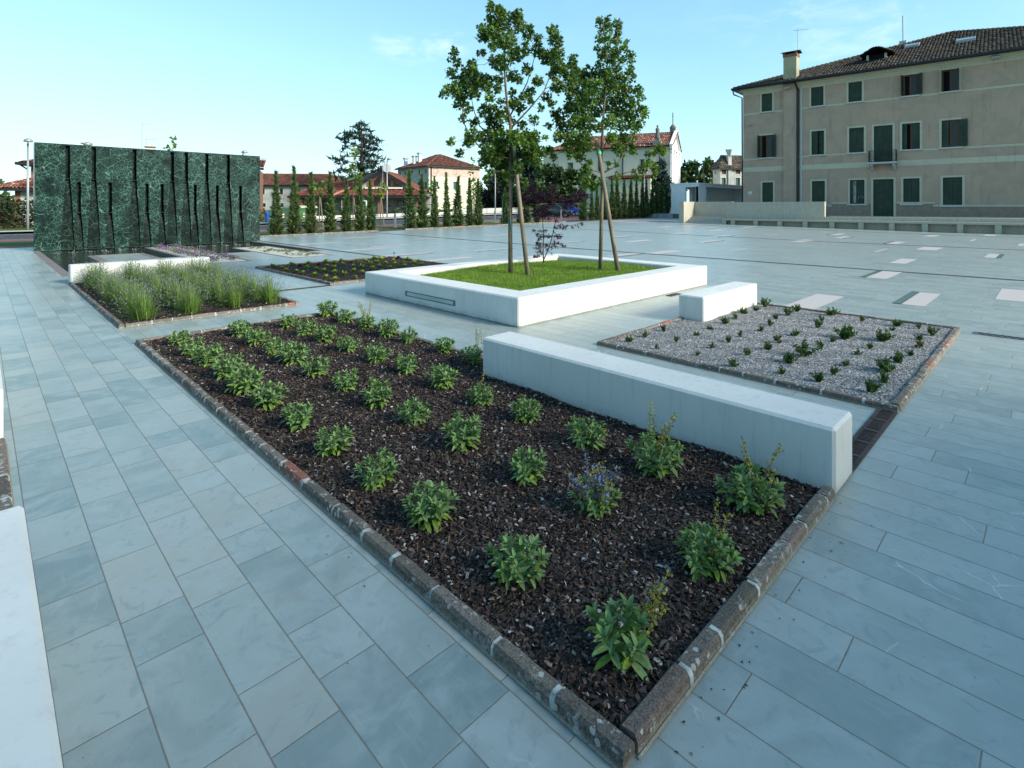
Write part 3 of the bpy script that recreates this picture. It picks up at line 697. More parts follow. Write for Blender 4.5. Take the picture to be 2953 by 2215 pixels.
# ------------------------------------------------------------------ lavender
def lavender_parts(t, seed):
    g = np.random.default_rng(seed); n = 330; BL = []; Cc = []
    az = g.uniform(0, 6.28, n); tilt = np.abs(g.normal(0, .55, n)).clip(0, 1.15); L = g.uniform(.30, .52, n)*(1.08-.2*tilt)
    lean = np.array([-.02, .16])*g.uniform(.4, 1.2)
    hz = np.c_[np.cos(az), np.sin(az), np.zeros(n)]; b0 = hz*np.abs(g.normal(0, .05, n))[:, None]
    def blade(b0, hz, tilt, L, w, sag, m=4):
        Vs = []; side = np.c_[-hz[:, 1], hz[:, 0], np.zeros(len(L))]
        for s in np.linspace(0, 1, m):
            p = b0 + hz*(np.sin(tilt)*L*s)[:, None]*(1+.12*s); p[:, 2] += np.cos(tilt)*L*s - sag*L*s*s*np.sin(tilt)
            p[:, :2] += lean*s*L[:, None]; ww = w*(1-.55*s); Vs.append(np.stack([p-side*ww, p+side*ww], 1))
        V = np.stack(Vs, 1); k = m*2; N = len(L)      # N,m,2,3
        f = np.array([(i*2, i*2+1, i*2+3, i*2+2) for i in range(m-1)]); F = f[None]+(np.arange(N)*k)[:, None, None]
        return V.reshape(-1, 3), F.reshape(-1, 4), V[:, -1].mean(1)
    V, F, tip = blade(b0, hz, tilt, L, .0024, .15); C1 = np.repeat(cvar(n, (.115, .185, .05), .3), 3, 0)
    # flower heads at the tips
    fr = frames(unit(tip-b0), rdir(n)); fv, ff, fc = scatter(LEAF, LEAFF, tip, fr, np.c_[np.full(n, .008), g.uniform(.02, .045, n), np.full(n, .012)], np.where(g.random((n, 1)) < .3, cvar(n, (.15, .15, .24), .3), cvar(n, (.12, .16, .085), .3)))
    np_mesh("flower_stalks", *merge([(V, F, C1), (fv, ff, fc)]), MAT_SAGE, t)
    n2 = 520; az = g.uniform(0, 6.28, n2); hz = np.c_[np.cos(az), np.sin(az), np.zeros(n2)]; tl = np.abs(g.normal(0, .62, n2)).clip(0, 1.25)
    V, F, tip = blade(hz*np.abs(g.normal(0, .06, n2))[:, None], hz, tl, g.uniform(.14, .34, n2), .0042, .1); np_mesh("foliage", V, F, np.repeat(cvar(n2, (.115, .205, .036), .35), 3, 0), MAT_SAGE, t)
def lavenders():
    pr = []; names = ("in the row along the left kerb", "in the second row from the left kerb", "in the third row from the left kerb", "in the right-hand row by the drain")
    for c, x in enumerate((1.80, 2.44, 3.08, 3.72)):
        for r in range(8):
            lab = f"lavender clump {ORD[r]} from the near kerb, {names[c]}"; loc = (x+random.uniform(-.03, .03), 9.85+r*.72+random.uniform(-.05, .05), .025)
            if len(pr) < 4:
                t = thing("lavender_plant", lab, "lavender", loc, random.uniform(-.4, .4), "lavender clumps"); lavender_parts(t, 300+len(pr)); t.scale = (.95,)*3; pr.append((t, kids(t)))
            else: p, ch = random.choice(pr); dup(p, loc, random.uniform(-.7, .7), random.uniform(.82, 1.02), lab, src=ch)
lavenders()

# ------------------------------------------------------------------ shrubs in the gravel, lettuces
def shrub_parts(t, seed, n=7, straggly=0):
    g = np.random.default_rng(seed); paths, loc, d, sz, C = [], [], [], [], []
    for k in range(n):
        az = g.uniform(0, 6.28); tl = g.uniform(.1, 1.0)*(1.1 if straggly else 1); L = g.uniform(.06, .125); hz = np.array([math.cos(az), math.sin(az), 0])
        P = np.linspace(0, 1, 4)[:, None]*(hz*math.sin(tl)*L+np.array([0, 0, math.cos(tl)*L])); paths.append(P)
        for f in np.linspace(.12 if not straggly else .4, 1, 44):
            loc.append(P[-1]*f); v = g.normal(0, 1, 3); d.append(unit(v+unit(P[-1])*.5)); ll = g.uniform(.016, .030); sz.append((ll*.38, ll, ll)); C.append(np.array((.06, .12, .03) if not straggly else (.10, .11, .035))*g.uniform(.6, 1.35))
    a = strip_tubes(paths, .002, [(.09, .07, .04)]*n); m = len(loc)
    np_mesh("stems", *a, MAT_STEM, t); np_mesh("leaves", *scatter(LEAF, LEAFF, np.array(loc), frames(np.array(d), rdir(m)), np.array(sz), np.array(C)), MAT_SAGE, t)
GS = [(5.87,1.21,.1),(5.86,1.63,.09),(5.83,1.97,.07),(5.78,2.44,.075),(5.88,2.9,.053),(5.8,3.38,.046),(5.85,3.8,.063),(6.27,1.18,.085),(6.23,1.6,.053),(6.3,2.06,.12),(6.28,2.5,.07),(6.31,2.92,.05),(6.3,3.4,.06),(6.24,3.8,.065),(6.73,1.23,.143),(6.64,1.58,.06),(6.76,2.02,.137),(6.72,2.44,.087),(6.74,2.91,.06),(6.76,3.35,.05),(6.7,3.79,.055),(7.21,1.22,.11),(7.2,1.6,.06),(7.2,1.99,.08),(7.17,2.47,.09),(7.16,2.93,.045),(7.22,3.38,.056),(7.62,1.17,.067),(7.67,1.58,.056),(7.72,2.0,.07),(7.68,2.43,.077),(7.62,2.85,.06),(7.79,3.4,.096),(8.09,1.16,.088),(8.22,1.55,.13),(8.0,1.95,.15),(8.09,2.9,.067),(8.19,3.43,.07),(8.56,1.22,.074),(8.5,1.99,.068),(8.45,2.38,.082),(8.62,2.99,.066),(8.68,3.5,.097),(9.03,1.16,.097),(8.95,1.58,.048),(8.94,2.46,.065),(9.05,2.97,.105),(9.12,3.48,.082),(9.42,1.35,.045),(9.4,1.6,.083),(9.37,2.04,.055),(9.5,2.48,.12),(9.5,2.97,.1),(9.55,3.5,.12)]
def shrubs():
    pr = []; rows = {}
    for i, (x, y, r) in enumerate(GS): rows.setdefault(min(8, int(round((x-5.85)/.45))), []).append((y, x, r))
    for k in sorted(rows):
        for j, (y, x, r) in enumerate(sorted(rows[k])):
            lab = f"gravel shrub {ORD[j]} from the right, in the {ORD[k]} row from the long bench"
            q = max(.55, r/.10)
            if len(pr) < 6:
                t = thing("gravel_shrub", lab, "shrub", (x, y, .02), 0, "small shrubs in the gravel bed"); shrub_parts(t, 500+len(pr), 13 if len(pr) < 4 else 7, len(pr) > 4); t.scale = (q,)*3; pr.append((t, kids(t)))
            else: p, ch = random.choice(pr[:4] if random.random() < .8 else pr); dup(p, (x, y, .02), random.uniform(0, 6.28), (q*random.uniform(.9, 1.1), q, max(.7, q)*random.uniform(.85, 1.25)), lab, src=ch)
shrubs()
LE = [(5.77,14.28),(5.82,13.39),(5.85,11.7),(5.87,13.84),(5.89,12.25),(5.91,12.9),(5.9,15.55),(5.95,15.0),(6.35,11.72),(6.4,13.44),(6.43,12.87),(6.43,14.5),(6.45,12.4),(6.46,14.0),(6.46,15.6),(6.49,15.1),(6.9,15.5),(6.94,13.94),(6.95,12.4),(6.97,12.9),(6.98,15.0),(7.02,14.5),(6.95,11.7),(7.47,15.55),(7.52,15.1),(7.53,14.57),(7.54,13.5),(7.56,14.03),(7.58,13.0),(7.5,12.4),(7.95,15.5),(8.02,15),(8.06,13.43),(8.07,12.9),(8.1,14.6),(8.15,14.1),(8.41,15.4),(8.5,14.96),(8.59,13.97),(8.6,14.5),(8.61,13.5),(8.6,13.0),(9.05,13.8),(9.06,15),(9.09,15.5),(9.16,12.96),(9.18,14.5),(9.2,13.4),(9.6,13.8),(9.63,14.4),(9.67,15.0)]
def lettuces():
    pr = []; rows = {}
    for x, y in LE: rows.setdefault(min(7, int(round((x-5.85)/.54))), []).append((y, x))
    def parts(t, seed, red):
        g = np.random.default_rng(seed); n = 13; az = np.arange(n)*2.4+g.uniform(-.2, .2, n); tl = np.linspace(.25, 1.2, n)
        d = np.c_[np.cos(az)*np.sin(tl), np.sin(az)*np.sin(tl), np.cos(tl)]; L = g.uniform(.08, .125, n)
        C = cvar(n, (.13, .045, .04) if red else (.25, .33, .035), .3); 
        if not red: C[n//2:] = cvar(n-n//2, (.15, .24, .035))
        np_mesh("leaves", *scatter(LEAF, LEAFF, d*.01, frames(d, np.tile([0, 0, 1.], (n, 1))), np.c_[L*.62, L, L], C), MAT_SAGE, t)
        MB().tube([(0, 0, -.02), (0, 0, .03)], .014, 6, col=(.2, .25, .08)).build("stalk", MAT_STEM, t)
    for k in sorted(rows):
        for j, (y, x) in enumerate(sorted(rows[k])):
            red = random.random() < .16; lab = f"{'reddish' if red else 'green'} lettuce, {ORD[j]} from the near end of the {ORD[k]} row from the left kerb"
            loc = (x, y, .025); q = [p for p in pr if p[2] == red]
            if len(q) < 2: t = thing("lettuce", lab, "lettuce", loc, 0, "lettuces in the bark bed"); parts(t, 700+len(pr), red); pr.append((t, kids(t), red))
            else: p = random.choice(q); dup(p[0], loc, random.uniform(0, 6.28), random.uniform(.8, 1.25), lab, src=p[1])
    b = MB().tube([(9.0, 14.2, .02), (9.0, 14.2, .30)], .006, 6).lathe([(.004, .29), (.02, .30), (.02, .335), (.005, .34)], 8, (9.0, 14.2)); tag(b.build("irrigation_sprinkler", MAT_IRON), "thin black sprinkler riser standing in the lettuce bed", "sprinkler")
lettuces()
def groundcover():
    n = 2600; row = rng.integers(0, 2, n); y = rng.uniform(18.4, 26.4, n); x = np.where(row == 0, 5.28, 5.86)+rng.normal(0, .09, n); keep = np.sin(y*2.3+row)+np.sin(y*5.1) > -1.2; x, y = x[keep], y[keep]; n = len(x)
    C = cvar(n, (.07, .12, .03), .35); q = rng.random(n) < .33; C[q] = cvar(q.sum(), (.20, .05, .30), .3)
    o = np_mesh("flowering_ground_cover", *scatter(LEAF, LEAFF, np.c_[x, y, rng.uniform(.02, .13, n)], frames(rdir(n, -.2, 1), rdir(n)), rng.uniform(.03, .06, (n, 1))*np.array([.6, 1, 1]), C), MAT_SAGE); tag(o, "two rows of purple flowering ground cover in the gravel strip", kind='stuff')
    c = np.c_[rng.uniform(7.65, 8.75, 46), rng.uniform(18.3, 23.9, 46)]; i = rng.integers(0, 46, 900); n = 900
    o = np_mesh("sparse_ground_cover", *scatter(LEAF, LEAFF, np.c_[c[i]+rng.normal(0, .05, (n, 2)), rng.uniform(.01, .06, n)], frames(rdir(n, -.2, 1), rdir(n)), rng.uniform(.025, .05, (n, 1))*np.array([.6, 1, 1]), cvar(n, (.09, .13, .04), .35)), MAT_SAGE); tag(o, "scattered low green seedlings in the pale gravel strip", kind='stuff')
groundcover()

def litter():
    n = 110; side = rng.integers(0, 3, n); t = rng.uniform(0, 1, n); off = np.abs(rng.normal(0, .10, n))+.01
    x = np.where(side == 0, 1.40-off, np.where(side == 1, 1.42+2.3*t, rng.uniform(-.0, 8, n))); y = np.where(side == 0, .9+7.3*t, np.where(side == 1, .92-off, rng.uniform(-1, 8, n)))
    ok = ~((x > 1.35) & (x < 4.1) & (y > .93)) & ~((x > 5.4) & (y > .9)); x, y = x[ok], y[ok]; n = len(x); C = cvar(n, (.035, .026, .02), .5); q = rng.random(n) < .2; C[q] = cvar(q.sum(), (.16, .12, .06), .3)
    L = rng.uniform(.005, .014, n); o = np_mesh("leaf_litter", *scatter(CT, CF, np.c_[x, y, np.full(n, .003)], frames(rdir(n, -.12, .12), np.tile([0, 0, 1.], (n, 1))+rng.normal(0, .15, (n, 3))), np.c_[L*.5, L, L*.6], C), MAT_CHIP)
    tag(o, "stray bark bits and dead leaves scattered on the paving by the kerbs", kind='stuff')
litter()

# ------------------------------------------------------------------ building helpers
def wall(b, p0, u, L, z0, z1, holes=(), dep=.22, mi=0, col=None, back=None):
    """upright wall along u from p0 with rectangular openings (s0, s1, za, zb) that get reveals"""
    u = np.array(u, float); n = np.array([-u[1], u[0]])      # n points indoors
    S = sorted({0, L, *[v for h in holes for v in h[:2]]}); Zs = sorted({z0, z1, *[v for h in holes for v in h[2:4]]})
    P = lambda s, z, q=0: (*(np.array(p0)+u*s+n*q), z)
    for a, c in zip(S[:-1], S[1:]):
        for d, e in zip(Zs[:-1], Zs[1:]):
            m = ((a+c)/2, (d+e)/2)
            if any(h[0] < m[0] < h[1] and h[2] < m[1] < h[3] for h in holes): continue
            b.quad(P(a, d), P(c, d), P(c, e), P(a, e), mi, col)
    for h in holes:
        s0, s1, a, c = h[:4]
        for q in (((s0, a), (s1, a)), ((s1, a), (s1, c)), ((s1, c), (s0, c)), ((s0, c), (s0, a))):
            b.quad(P(*q[0]), P(*q[0], dep), P(*q[1], dep), P(*q[1]), mi, col)
    return P
_a = np.linspace(0, np.pi, 6)
TILE = np.array([(-.5*math.cos(q), t, .34*math.sin(q)*(1.06 if t == 0 else .9)+(.16 if t == 0 else 0)) for t in (0, 1.12) for q in _a] )
TILEF = np.array([(i, i+1, 6+i+1, 6+i) for i in range(5)])
def inpoly(u, v, P):
    r = np.zeros(len(u), bool); n = len(P)
    for i in range(n):
        (x1, y1), (x2, y2) = P[i], P[(i+1) % n]
        if y1 != y2: r ^= ((v < y1) != (v < y2)) & (u < (x2-x1)*(v-y1)/(y2-y1)+x1)
    return r
def roof(t, planes, tw, tl, palette, mat, base=(.03, .025, .02), name="roof"):
    parts = []
    for pl in planes:
        pl = [np.array(p, float) for p in pl]; A, B = pl[0], pl[1]; U = unit(B-A); N = unit(np.cross(B-A, pl[-1]-A)); V = np.cross(N, U)
        if N[2] < 0: N = -N; V = np.cross(N, U); 
        if V[2] < 0: V = -V
        uv = [((p-A)@U, (p-A)@V) for p in pl]
        f4 = [pl] if len(pl) == 4 else [[pl[0], (pl[0]+pl[1])/2, pl[1], pl[2]]]
        for f in f4: parts.append((np.array(f), np.array([[0, 1, 2, 3]]), np.array([base])))
        um, uM = min(a for a, _ in uv), max(a for a, _ in uv); vM = max(v for _, v in uv)
        gu, gv = np.meshgrid(np.arange(um+tw/2, uM, tw), np.arange(0, vM, tl)); gu, gv = gu.ravel(), gv.ravel()
        k = inpoly(gu, gv+tl*.5, uv); gu, gv = gu[k], gv[k]; n = len(gu)
        if n == 0: continue
        loc = A + U*gu[:, None] + V*gv[:, None] + N*.012 + rng.normal(0, .008, (n, 3))
        fr = np.repeat(np.stack([U, V, N], -1)[None], n, 0)
        C = np.array(palette)[rng.integers(0, len(palette), n)]*rng.uniform(.7, 1.3, (n, 1))
        parts.append(scatter(TILE, TILEF, loc, fr, np.repeat([[tw*1.04, tl, tw]], n, 0), C))
    return np_mesh(name, *merge(parts), mat, t)
MAT_TILE = tinted("roof_tile", .85, .2, sc=9, amt=.3)
OLD = [(.070, .066, .052), (.085, .080, .062), (.055, .052, .045), (.11, .105, .085), (.045, .043, .038), (.13, .082, .055), (.10, .078, .06), (.07, .068, .045)]
REDT = [(.24, .075, .05), (.20, .07, .05), (.27, .10, .065), (.17, .06, .045), (.22, .09, .065)]
OLDRED = [(.20, .065, .045), (.14, .05, .04), (.17, .075, .055), (.10, .06, .045), (.22, .09, .06)]
PALERED = [(.24, .09, .065), (.28, .13, .09), (.21, .075, .055), (.36, .24, .19)]
def stucco(name, col, stain, amt=.5, sc=.9):
    m = M(name, .9, .15); p = m.pos(); n = m.noise(sc, 7, rough=.68, dist=.6)
    c = m.mix(n.ramp(.38, .68)*amt, col, stain)
    dr = m.noise(2.2, 5, stretch=(1.6, 1.6, .18), rough=.6); c = m.mix(dr.ramp(.54, .78)*amt*.8, c, tuple(k*.72 for k in stain))
    c = m.mix(m.noise(14, 4).ramp(.5, .8)*.15, c, tuple(k*1.25 for k in col)); m.base(c); m.bump(m.noise(30, 5), .25, .01); return m.m
MAT_PAL = stucco("pink_beige_stucco", (.40, .295, .22), (.32, .255, .19), .9)
MAT_TRIM = stucco("cream_trim", (.46, .44, .33), (.37, .35, .26), .5, 2.2)
MAT_PLINTH = plain("grey_plinth_render", (.235, .18, .14), .9, .15, sc=3, amt=.10, bs=.2)
MAT_SHUT = plain("dark_green_shutter", (.016, .034, .020), .6, .3, sc=12, amt=.25, stretch=(1, 1, .15), var=(.03, .05, .032))
MAT_DARK = plain("dark_interior", (.008, .008, .009), .8, .1)
MAT_PANE = plain("window_glass", (.014, .018, .021), .12, .3, sc=2, amt=.1)
MAT_WOOD = plain("brown_window_wood", (.12, .05, .025), .6, .3, sc=20, amt=.3)
MAT_GUT = plain("black_gutter", (.012, .013, .015), .5, .4, sc=4, amt=.1)
MAT_STONE = plain("pale_sill_stone", (.42, .43, .41), .8, .2, sc=20, amt=.2)
MAT_WPAINT = plain("white_wall", (.70, .71, .69), .85, .2, sc=1.5, amt=.03)
MAT_CREAM = stucco("cream_stucco", (.58, .555, .43), (.52, .50, .40), .4)
MAT_GREYST = stucco("weathered_shade_grey_stucco", (.40, .41, .39), (.25, .27, .27), .8, .6)  # weathered walls; on the cream house's left face the grey stands for shade
MAT_BRICK = plain("brick", (.20, .11, .075), .9, .15, sc=18, amt=.35, bs=.3)

# ------------------------------------------------------------------ palazzo on the right
PC = np.array([53.93, 21.83]); PROT = math.atan2(-.9983, .0576)
def palazzo():
    t = thing("palazzo", "three storey pink beige palazzo with dark green shutters and old tiled roof", "building", (*PC, 0), PROT)
    SL, DP, ZB, ZE = 31.0, 20.0, .3, 13.3
    F3 = [(1.75, 2.71), (6.05, 7.06), (9.0, 10.01), (12.94, 13.83), (15.45, 16.49), (22.6, 23.6)]
    F2 = [(1.65, 2.67), (6.08, 7.11), (9.05, 10.16), (12.85, 14.04), (15.43, 16.51), (22.6, 23.7)]
    G = [(1.8, 2.79), (6.12, 7.17), (9.11, 10.2), (12.93, 14.02), (15.51, 16.7), (22.6, 23.7)]
    wins = [(a, c, 10.88, 12.60, '3', i) for i, (a, c) in enumerate(F3)] + [(a, c, 6.43, 8.58, '2', i) for i, (a, c) in enumerate(F2)] + [(a, c, 1.93 if i != 4 else 1.80, 4.02, '1', i) for i, (a, c) in enumerate(G)]
    doors = [(10.88, 12.2, 5.45, 8.58, 'b', 0), (10.83, 12.27, .9, 4.02, 'd', 0)]
    holes = [w_[:4] for w_ in wins+doors]
    b = MB(); wall(b, (0, 0), (1, 0), SL, ZB, ZE, holes, .24)
    b.quad((0, DP, ZB), (0, 0, ZB), (0, 0, ZE), (0, DP, ZE)); b.quad((SL, 0, ZB), (SL, DP, ZB), (SL, DP, ZE), (SL, 0, ZE)); b.quad((SL, DP, ZB), (0, DP, ZB), (0, DP, ZE), (SL, DP, ZE))
    b.box(3.75, 4.85, -.22, .1, ZB, 13.2)                     # chimney breast
    for k in range(24):                                       # hairline cracks read as thin dark strips
        pass
    b.build("wall", MAT_PAL, t)
    # bands, cornice, plinth
    tr = MB()
    def band(z0, z1, pr, segs):
        for a, c in segs: tr.box(a, c, -pr, .02, z0, z1)
    segs = [(-.004, 3.75), (4.85, SL)]
    def cut(segs, wl, pad):
        out = []
        for a, c in segs:
            cur = a
            for w0, w1 in sorted(wl):
                if w1+pad <= cur or w0-pad >= c: continue
                if w0-pad > cur: out.append((cur, w0-pad))
                cur = w1+pad
            if cur < c: out.append((cur, c))
        return out
    band(10.70, 10.86, .018, cut(segs, F3, .2)); band(6.25, 6.40, .018, cut(segs, F2+[(10.88, 12.2)], .2)); band(5.08, 5.54, .018, cut(segs, [(10.6, 12.5)], .02))
    for z0, z1, pr in ((12.66, 12.80, .03), (12.80, 12.86, .06), (12.86, 13.0, .12), (13.0, 13.12, .26), (13.12, 13.3, .48)): band(z0, z1, pr, [(-.1 if z0 > 12.9 else -.004, 3.75), (4.85, SL)])
    tr.box(-.4, 0, -.1, DP, 13.0, 13.3)
    tr.build("cornice_and_bands", MAT_TRIM, t)
    pl = MB()
    for a, c, z in ((4.9, 7.7, 1.70), (7.7, 10.62, 1.94), (12.48, 14.9, 1.94), (14.9, SL, 1.70)): pl.box(a, c, -.03, .02, ZB, z)
    pl.build("plinth", MAT_PLINTH, t)
    ps = MB()
    for a, c, z in ((4.9, 7.78, 1.70), (7.7, 8.9, 1.94), (12.48, 15.0, 1.94), (14.9, SL, 1.70)): ps.box(a, c, -.024, .02, z+.002, z+.13)
    ps.build("plinth_band", MAT_TRIM, t)
    # windows
    OPEN = {('3', 3): 'out', ('3', 4): 'flat', ('2', 0): 'out', ('2', 3): 'in', ('2', 4): 'outR', ('2', 1): 'ajar'}
    for a, c, z0, z1, fl, i in wins+doors:
        kind = "window" if fl in '123' else ("balcony_door" if fl == 'b' else "door")
        st = OPEN.get((fl, i), 'closed')
        w_ = MB().quad((a, .235, z0), (c, .235, z0), (c, .235, z1), (a, .235, z1)).build(kind, MAT_DARK, t)
        fr = MB(); g = .15
        fr.box(a-g, a, -.028, .03, z0, z1); fr.box(c, c+g, -.028, .03, z0, z1); fr.box(a-g, c+g, -.028, .03, z1, z1+g)
        fr.build("frame", MAT_TRIM, w_)
        if fl in '123': MB().box(a-.22, c+.22, -.10, .05, z0-.13, z0-.002).build("sill", MAT_STONE, w_, bevel=.01)
        def leaf(x0, x1, hinge, ang, y=.10):
            m = MB(); n = max(2, round((x1-x0)/.24)); wd = (x1-x0)/n
            for k in range(n): m.box(k*wd+.006, (k+1)*wd-.006, -.02, .02, z0+.02, z1-.02)
            m.box(.02, x1-x0-.02, -.012, .012, z0+.03, z1-.03)
            for zz in (z0+.3, z1-.35): m.box(.03, x1-x0-.03, -.028, -.02, zz, zz+.03)
            if hinge == 'L': o = m.build("shutter" if fl in '123' else "door_leaf", MAT_SHUT, w_, (x0, y, 0), rotz=-ang)
            else:
                m.V = [(v[0]-(x1-x0), v[1], v[2]) for v in m.V]; o = m.build("shutter" if fl in '123' else "door_leaf", MAT_SHUT, w_, (x1, y, 0), rotz=ang)
            return o
        mid = (a+c)/2
        if st != 'closed' and st != 'ajar':                  # timber casement and glass behind
            q = MB(); q.box(a, a+.09, .16, .22, z0, z1); q.box(c-.09, c, .16, .22, z0, z1); q.box(a+.09, c-.09, .16, .22, z1-.09, z1); q.box(mid-.05, mid+.05, .16, .22, z0, z1-.09); q.build("casement", MAT_WOOD, w_)
            MB().quad((mid+.05, .18, z0), (c-.09, .18, z0), (c-.09, .18, z1-.09), (mid+.05, .18, z1-.09)).build("pane", MAT_PANE, w_)
        if st == 'closed': leaf(a, mid, 'L', 0); leaf(mid, c, 'R', 0)
        elif st == 'ajar': leaf(a, mid, 'L', R(8)); leaf(mid, c, 'R', R(-14))
        elif st == 'out': leaf(a, mid, 'L', R(105), -.03); leaf(mid, c, 'R', R(150), -.03)
        elif st == 'flat': leaf(a, mid, 'L', R(88), -.02); leaf(mid, c, 'R', R(88), -.02)
        elif st == 'in': leaf(a, a+.36, 'L', R(20)); leaf(mid+.1, c, 'R', R(6))
        elif st == 'outR': leaf(a, mid-.08, 'L', R(10)); leaf(mid, c, 'R', R(165), -.04)
        if (fl, i) == ('1', 2):                              # bleached plank and scrawl on the shutter
            m = MB(); m.quad((a+.22, .072, z0+.1), (a+.46, .072, z0+.1), (a+.46, .072, z1-.1), (a+.22, .072, z1-.1)); m.build("worn_paint", plain("worn_grey_paint", (.20, .20, .18), .9, .1, sc=8, amt=.7, stretch=(1, 1, .2)), w_)
            m = MB()
            for seq in ([(.28, .42), (.28, .80), (.40, .74), (.30, .62), (.44, .55), (.40, .44), (.28, .42)], [(.62, .40), (.66, .72), (.76, .48), (.84, .74), (.90, .44), (.96, .66), (1.0, .50)]): m.tube([(a+x, .066, z0+y+.02) for x, y in seq], .016, 4)
            m.build("graffiti", plain("white_scrawl", (.34, .35, .34), .9), w_)
        if fl == 'd': MB().tube([(mid+.05, .07, 2.0), (mid+.05, .03, 2.0), (mid+.05, .03, 2.25), (mid+.05, .07, 2.25)], .015, 6).build("handle", MAT_IRON, w_)
    # balcony
    bl = MB().box(10.55, 12.55, -.85, .05, 5.30, 5.44).build("balcony", MAT_STONE, t)
    for x in (10.72, 12.25):
        m = MB(); m.extrude([(x, 0, 5.30), (x, -.62, 5.30), (x, -.66, 5.12), (x, -.40, 5.02), (x, -.18, 4.80), (x, 0, 4.72)], (.16, 0, 0)); m.build("bracket", MAT_STONE, bl)
    m = MB()
    for zz in (5.50, 6.42): m.tube([(10.6, 0, zz), (10.6, -.8, zz), (12.5, -.8, zz), (12.5, 0, zz)], .018, 5)
    def curl(p, u): 
        for s in (-1, 1): m.tube([tuple(np.array(p)+np.array(u)*(s*.10*math.sin(k*math.pi/8)*(1 if k < 5 else -1))+np.array([0, 0, .92*k/8-.46])) for k in range(9)], .011, 4)
    for k in range(11): curl((10.68+k*.174, -.8, 5.96), (1, 0, 0))
    for x in (10.6, 12.5):
        for k in range(4): curl((x, -.1-k*.19, 5.96), (0, 1, 0))
    m.build("railing", MAT_GUT, bl)
    # roof
    AP = (15.5, 10, 18.0); o = .7; z = ZE+.06
    c0, c1, c2, c3 = (-o, -o, z), (SL+o, -o, z), (SL+o, DP+o, z), (-o, DP+o, z)
    r_ = roof(t, [(c0, c1, AP), (c3, c0, AP), (c1, c2, AP), (c2, c3, AP)], .245, .40, OLD, MAT_TILE)
    m = MB()
    for p in (c0, c1): 
        a0, a1 = Vector(p), Vector(AP)
        for k in range(48):
            q0, q1 = a0.lerp(a1, k/48), a0.lerp(a1, (k+1.1)/48); m.tube([q0+Vector((0, 0, .07)), q1+Vector((0, 0, .03))], [.13, .10], 7, col=random.choice(OLD))
    m.build("hip_tiles", MAT_TILE, r_)
    g = MB(); g.tube([(-.8, -.82, z-.06), (SL+.8, -.82, z-.06)], .11, 8); g.tube([(-.82, -.82, z-.06), (-.82, DP, z-.06)], .11, 8); g.box(-.72, SL+.7, -.74, -.1, z-.16, z-.03); g.box(-.72, -.1, -.1, DP, z-.16, z-.03)
    g.build("gutter", MAT_GUT, t)
    for nm, pts, rr, mt in (("downpipe", [(4.9, -.8, 13.2), (4.9, -.5, 12.95), (5.0, -.12, 12.5), (5.0, -.12, .9)], .085, MAT_GUT), ("downpipe", [(-.75, -.75, 13.2), (-.7, -.6, 12.8), (-.12, .05, 12.5), (-.10, .1, .9)], .07, MAT_GUT)): MB().tube(pts, rr, 8).build(nm, mt, t)
    MB().box(5.16, 5.29, -.05, .02, .9, 12.75).build("white_strip", MAT_STONE, t)
    MB().tube([(4.72, -.26, 12.6), (4.78, -.25, 9), (4.78, -.25, 2)], .022, 5).build("cable", MAT_GALV, t)
    ch = MB().box(3.75, 4.87, -.20, .75, 13.2, 15.75).build("chimney", stucco("pale_chimney_stucco", (.36, .335, .22), (.23, .22, .15), .7), t)
    m = MB(); m.box(3.70, 4.92, -.25, .80, 15.75, 15.98); [m.box(x, x+.16, y, y+.16, 15.98, 16.15) for x in (3.72, 4.74) for y in (-.22, .6)]; m.build("brick_collar", MAT_BRICK, ch)
    m = MB(); m.extrude([(3.5, -.42, 16.15), (3.5, .27, 16.36), (3.5, .97, 16.15), (3.5, .27, 16.26)], (1.6, 0, 0)); m.build("chimney_cap", MAT_GUT, ch)
    m = MB(); dq = 2.6
    m.box(9.95, 10.12, dq, dq+.2, 14.4, 15.35); m.box(11.3, 11.47, dq, dq+.2, 14.4, 15.35); m.box(10.12, 11.3, dq+.25, dq+.3, 14.4, 15.4, 1)
    dm = m.build("dormer", [MAT_STONE, MAT_DARK], t)
    roof(dm, [((9.5, dq-.5, 15.3), (9.5, dq+3, 15.3), (10.72, dq+3, 15.95), (10.72, dq-.5, 15.95)), ((11.95, dq+3, 15.3), (11.95, dq-.5, 15.3), (10.72, dq-.5, 15.95), (10.72, dq+3, 15.95))], .24, .4, OLD, MAT_TILE, name="dormer_roof")
    for s0, q0, wd in ((12.5, 5.7, .9), (16.2, 4.4, 1.1)):
        zz = lambda q: z+(q+o)*(18-z)/10.7+.22
        m = MB(); m.quad((s0, q0, zz(q0)), (s0+wd, q0, zz(q0)), (s0+wd, q0+1, zz(q0+1)), (s0, q0+1, zz(q0+1))); sk = m.build("skylight", plain("skylight_glass", (.16, .19, .21), .1, .4, sc=1, amt=.05), t)
        m = MB(); m.box(s0-.09, s0+wd+.09, q0-.1, q0-.01, zz(q0)-.22, zz(q0)+.03); m.extrude([(s0-.09, q0, zz(q0)-.2), (s0-.09, q0+1, zz(q0+1)-.2), (s0-.09, q0+1, zz(q0+1)+.03), (s0-.09, q0, zz(q0)+.03)], (.085, 0, 0)); m.extrude([(s0+wd+.01, q0, zz(q0)-.2), (s0+wd+.01, q0+1, zz(q0+1)-.2), (s0+wd+.01, q0+1, zz(q0+1)+.03), (s0+wd+.01, q0, zz(q0)+.03)], (.08, 0, 0)); m.build("frame", MAT_GALV, sk)
    m = MB(); m.tube([(4.68, 1.0, 13.8), (4.66, 1.0, 18.6)], .022, 5); m.tube([(4.3, 1.0, 18.45), (5.7, .8, 18.25)], .012, 4)
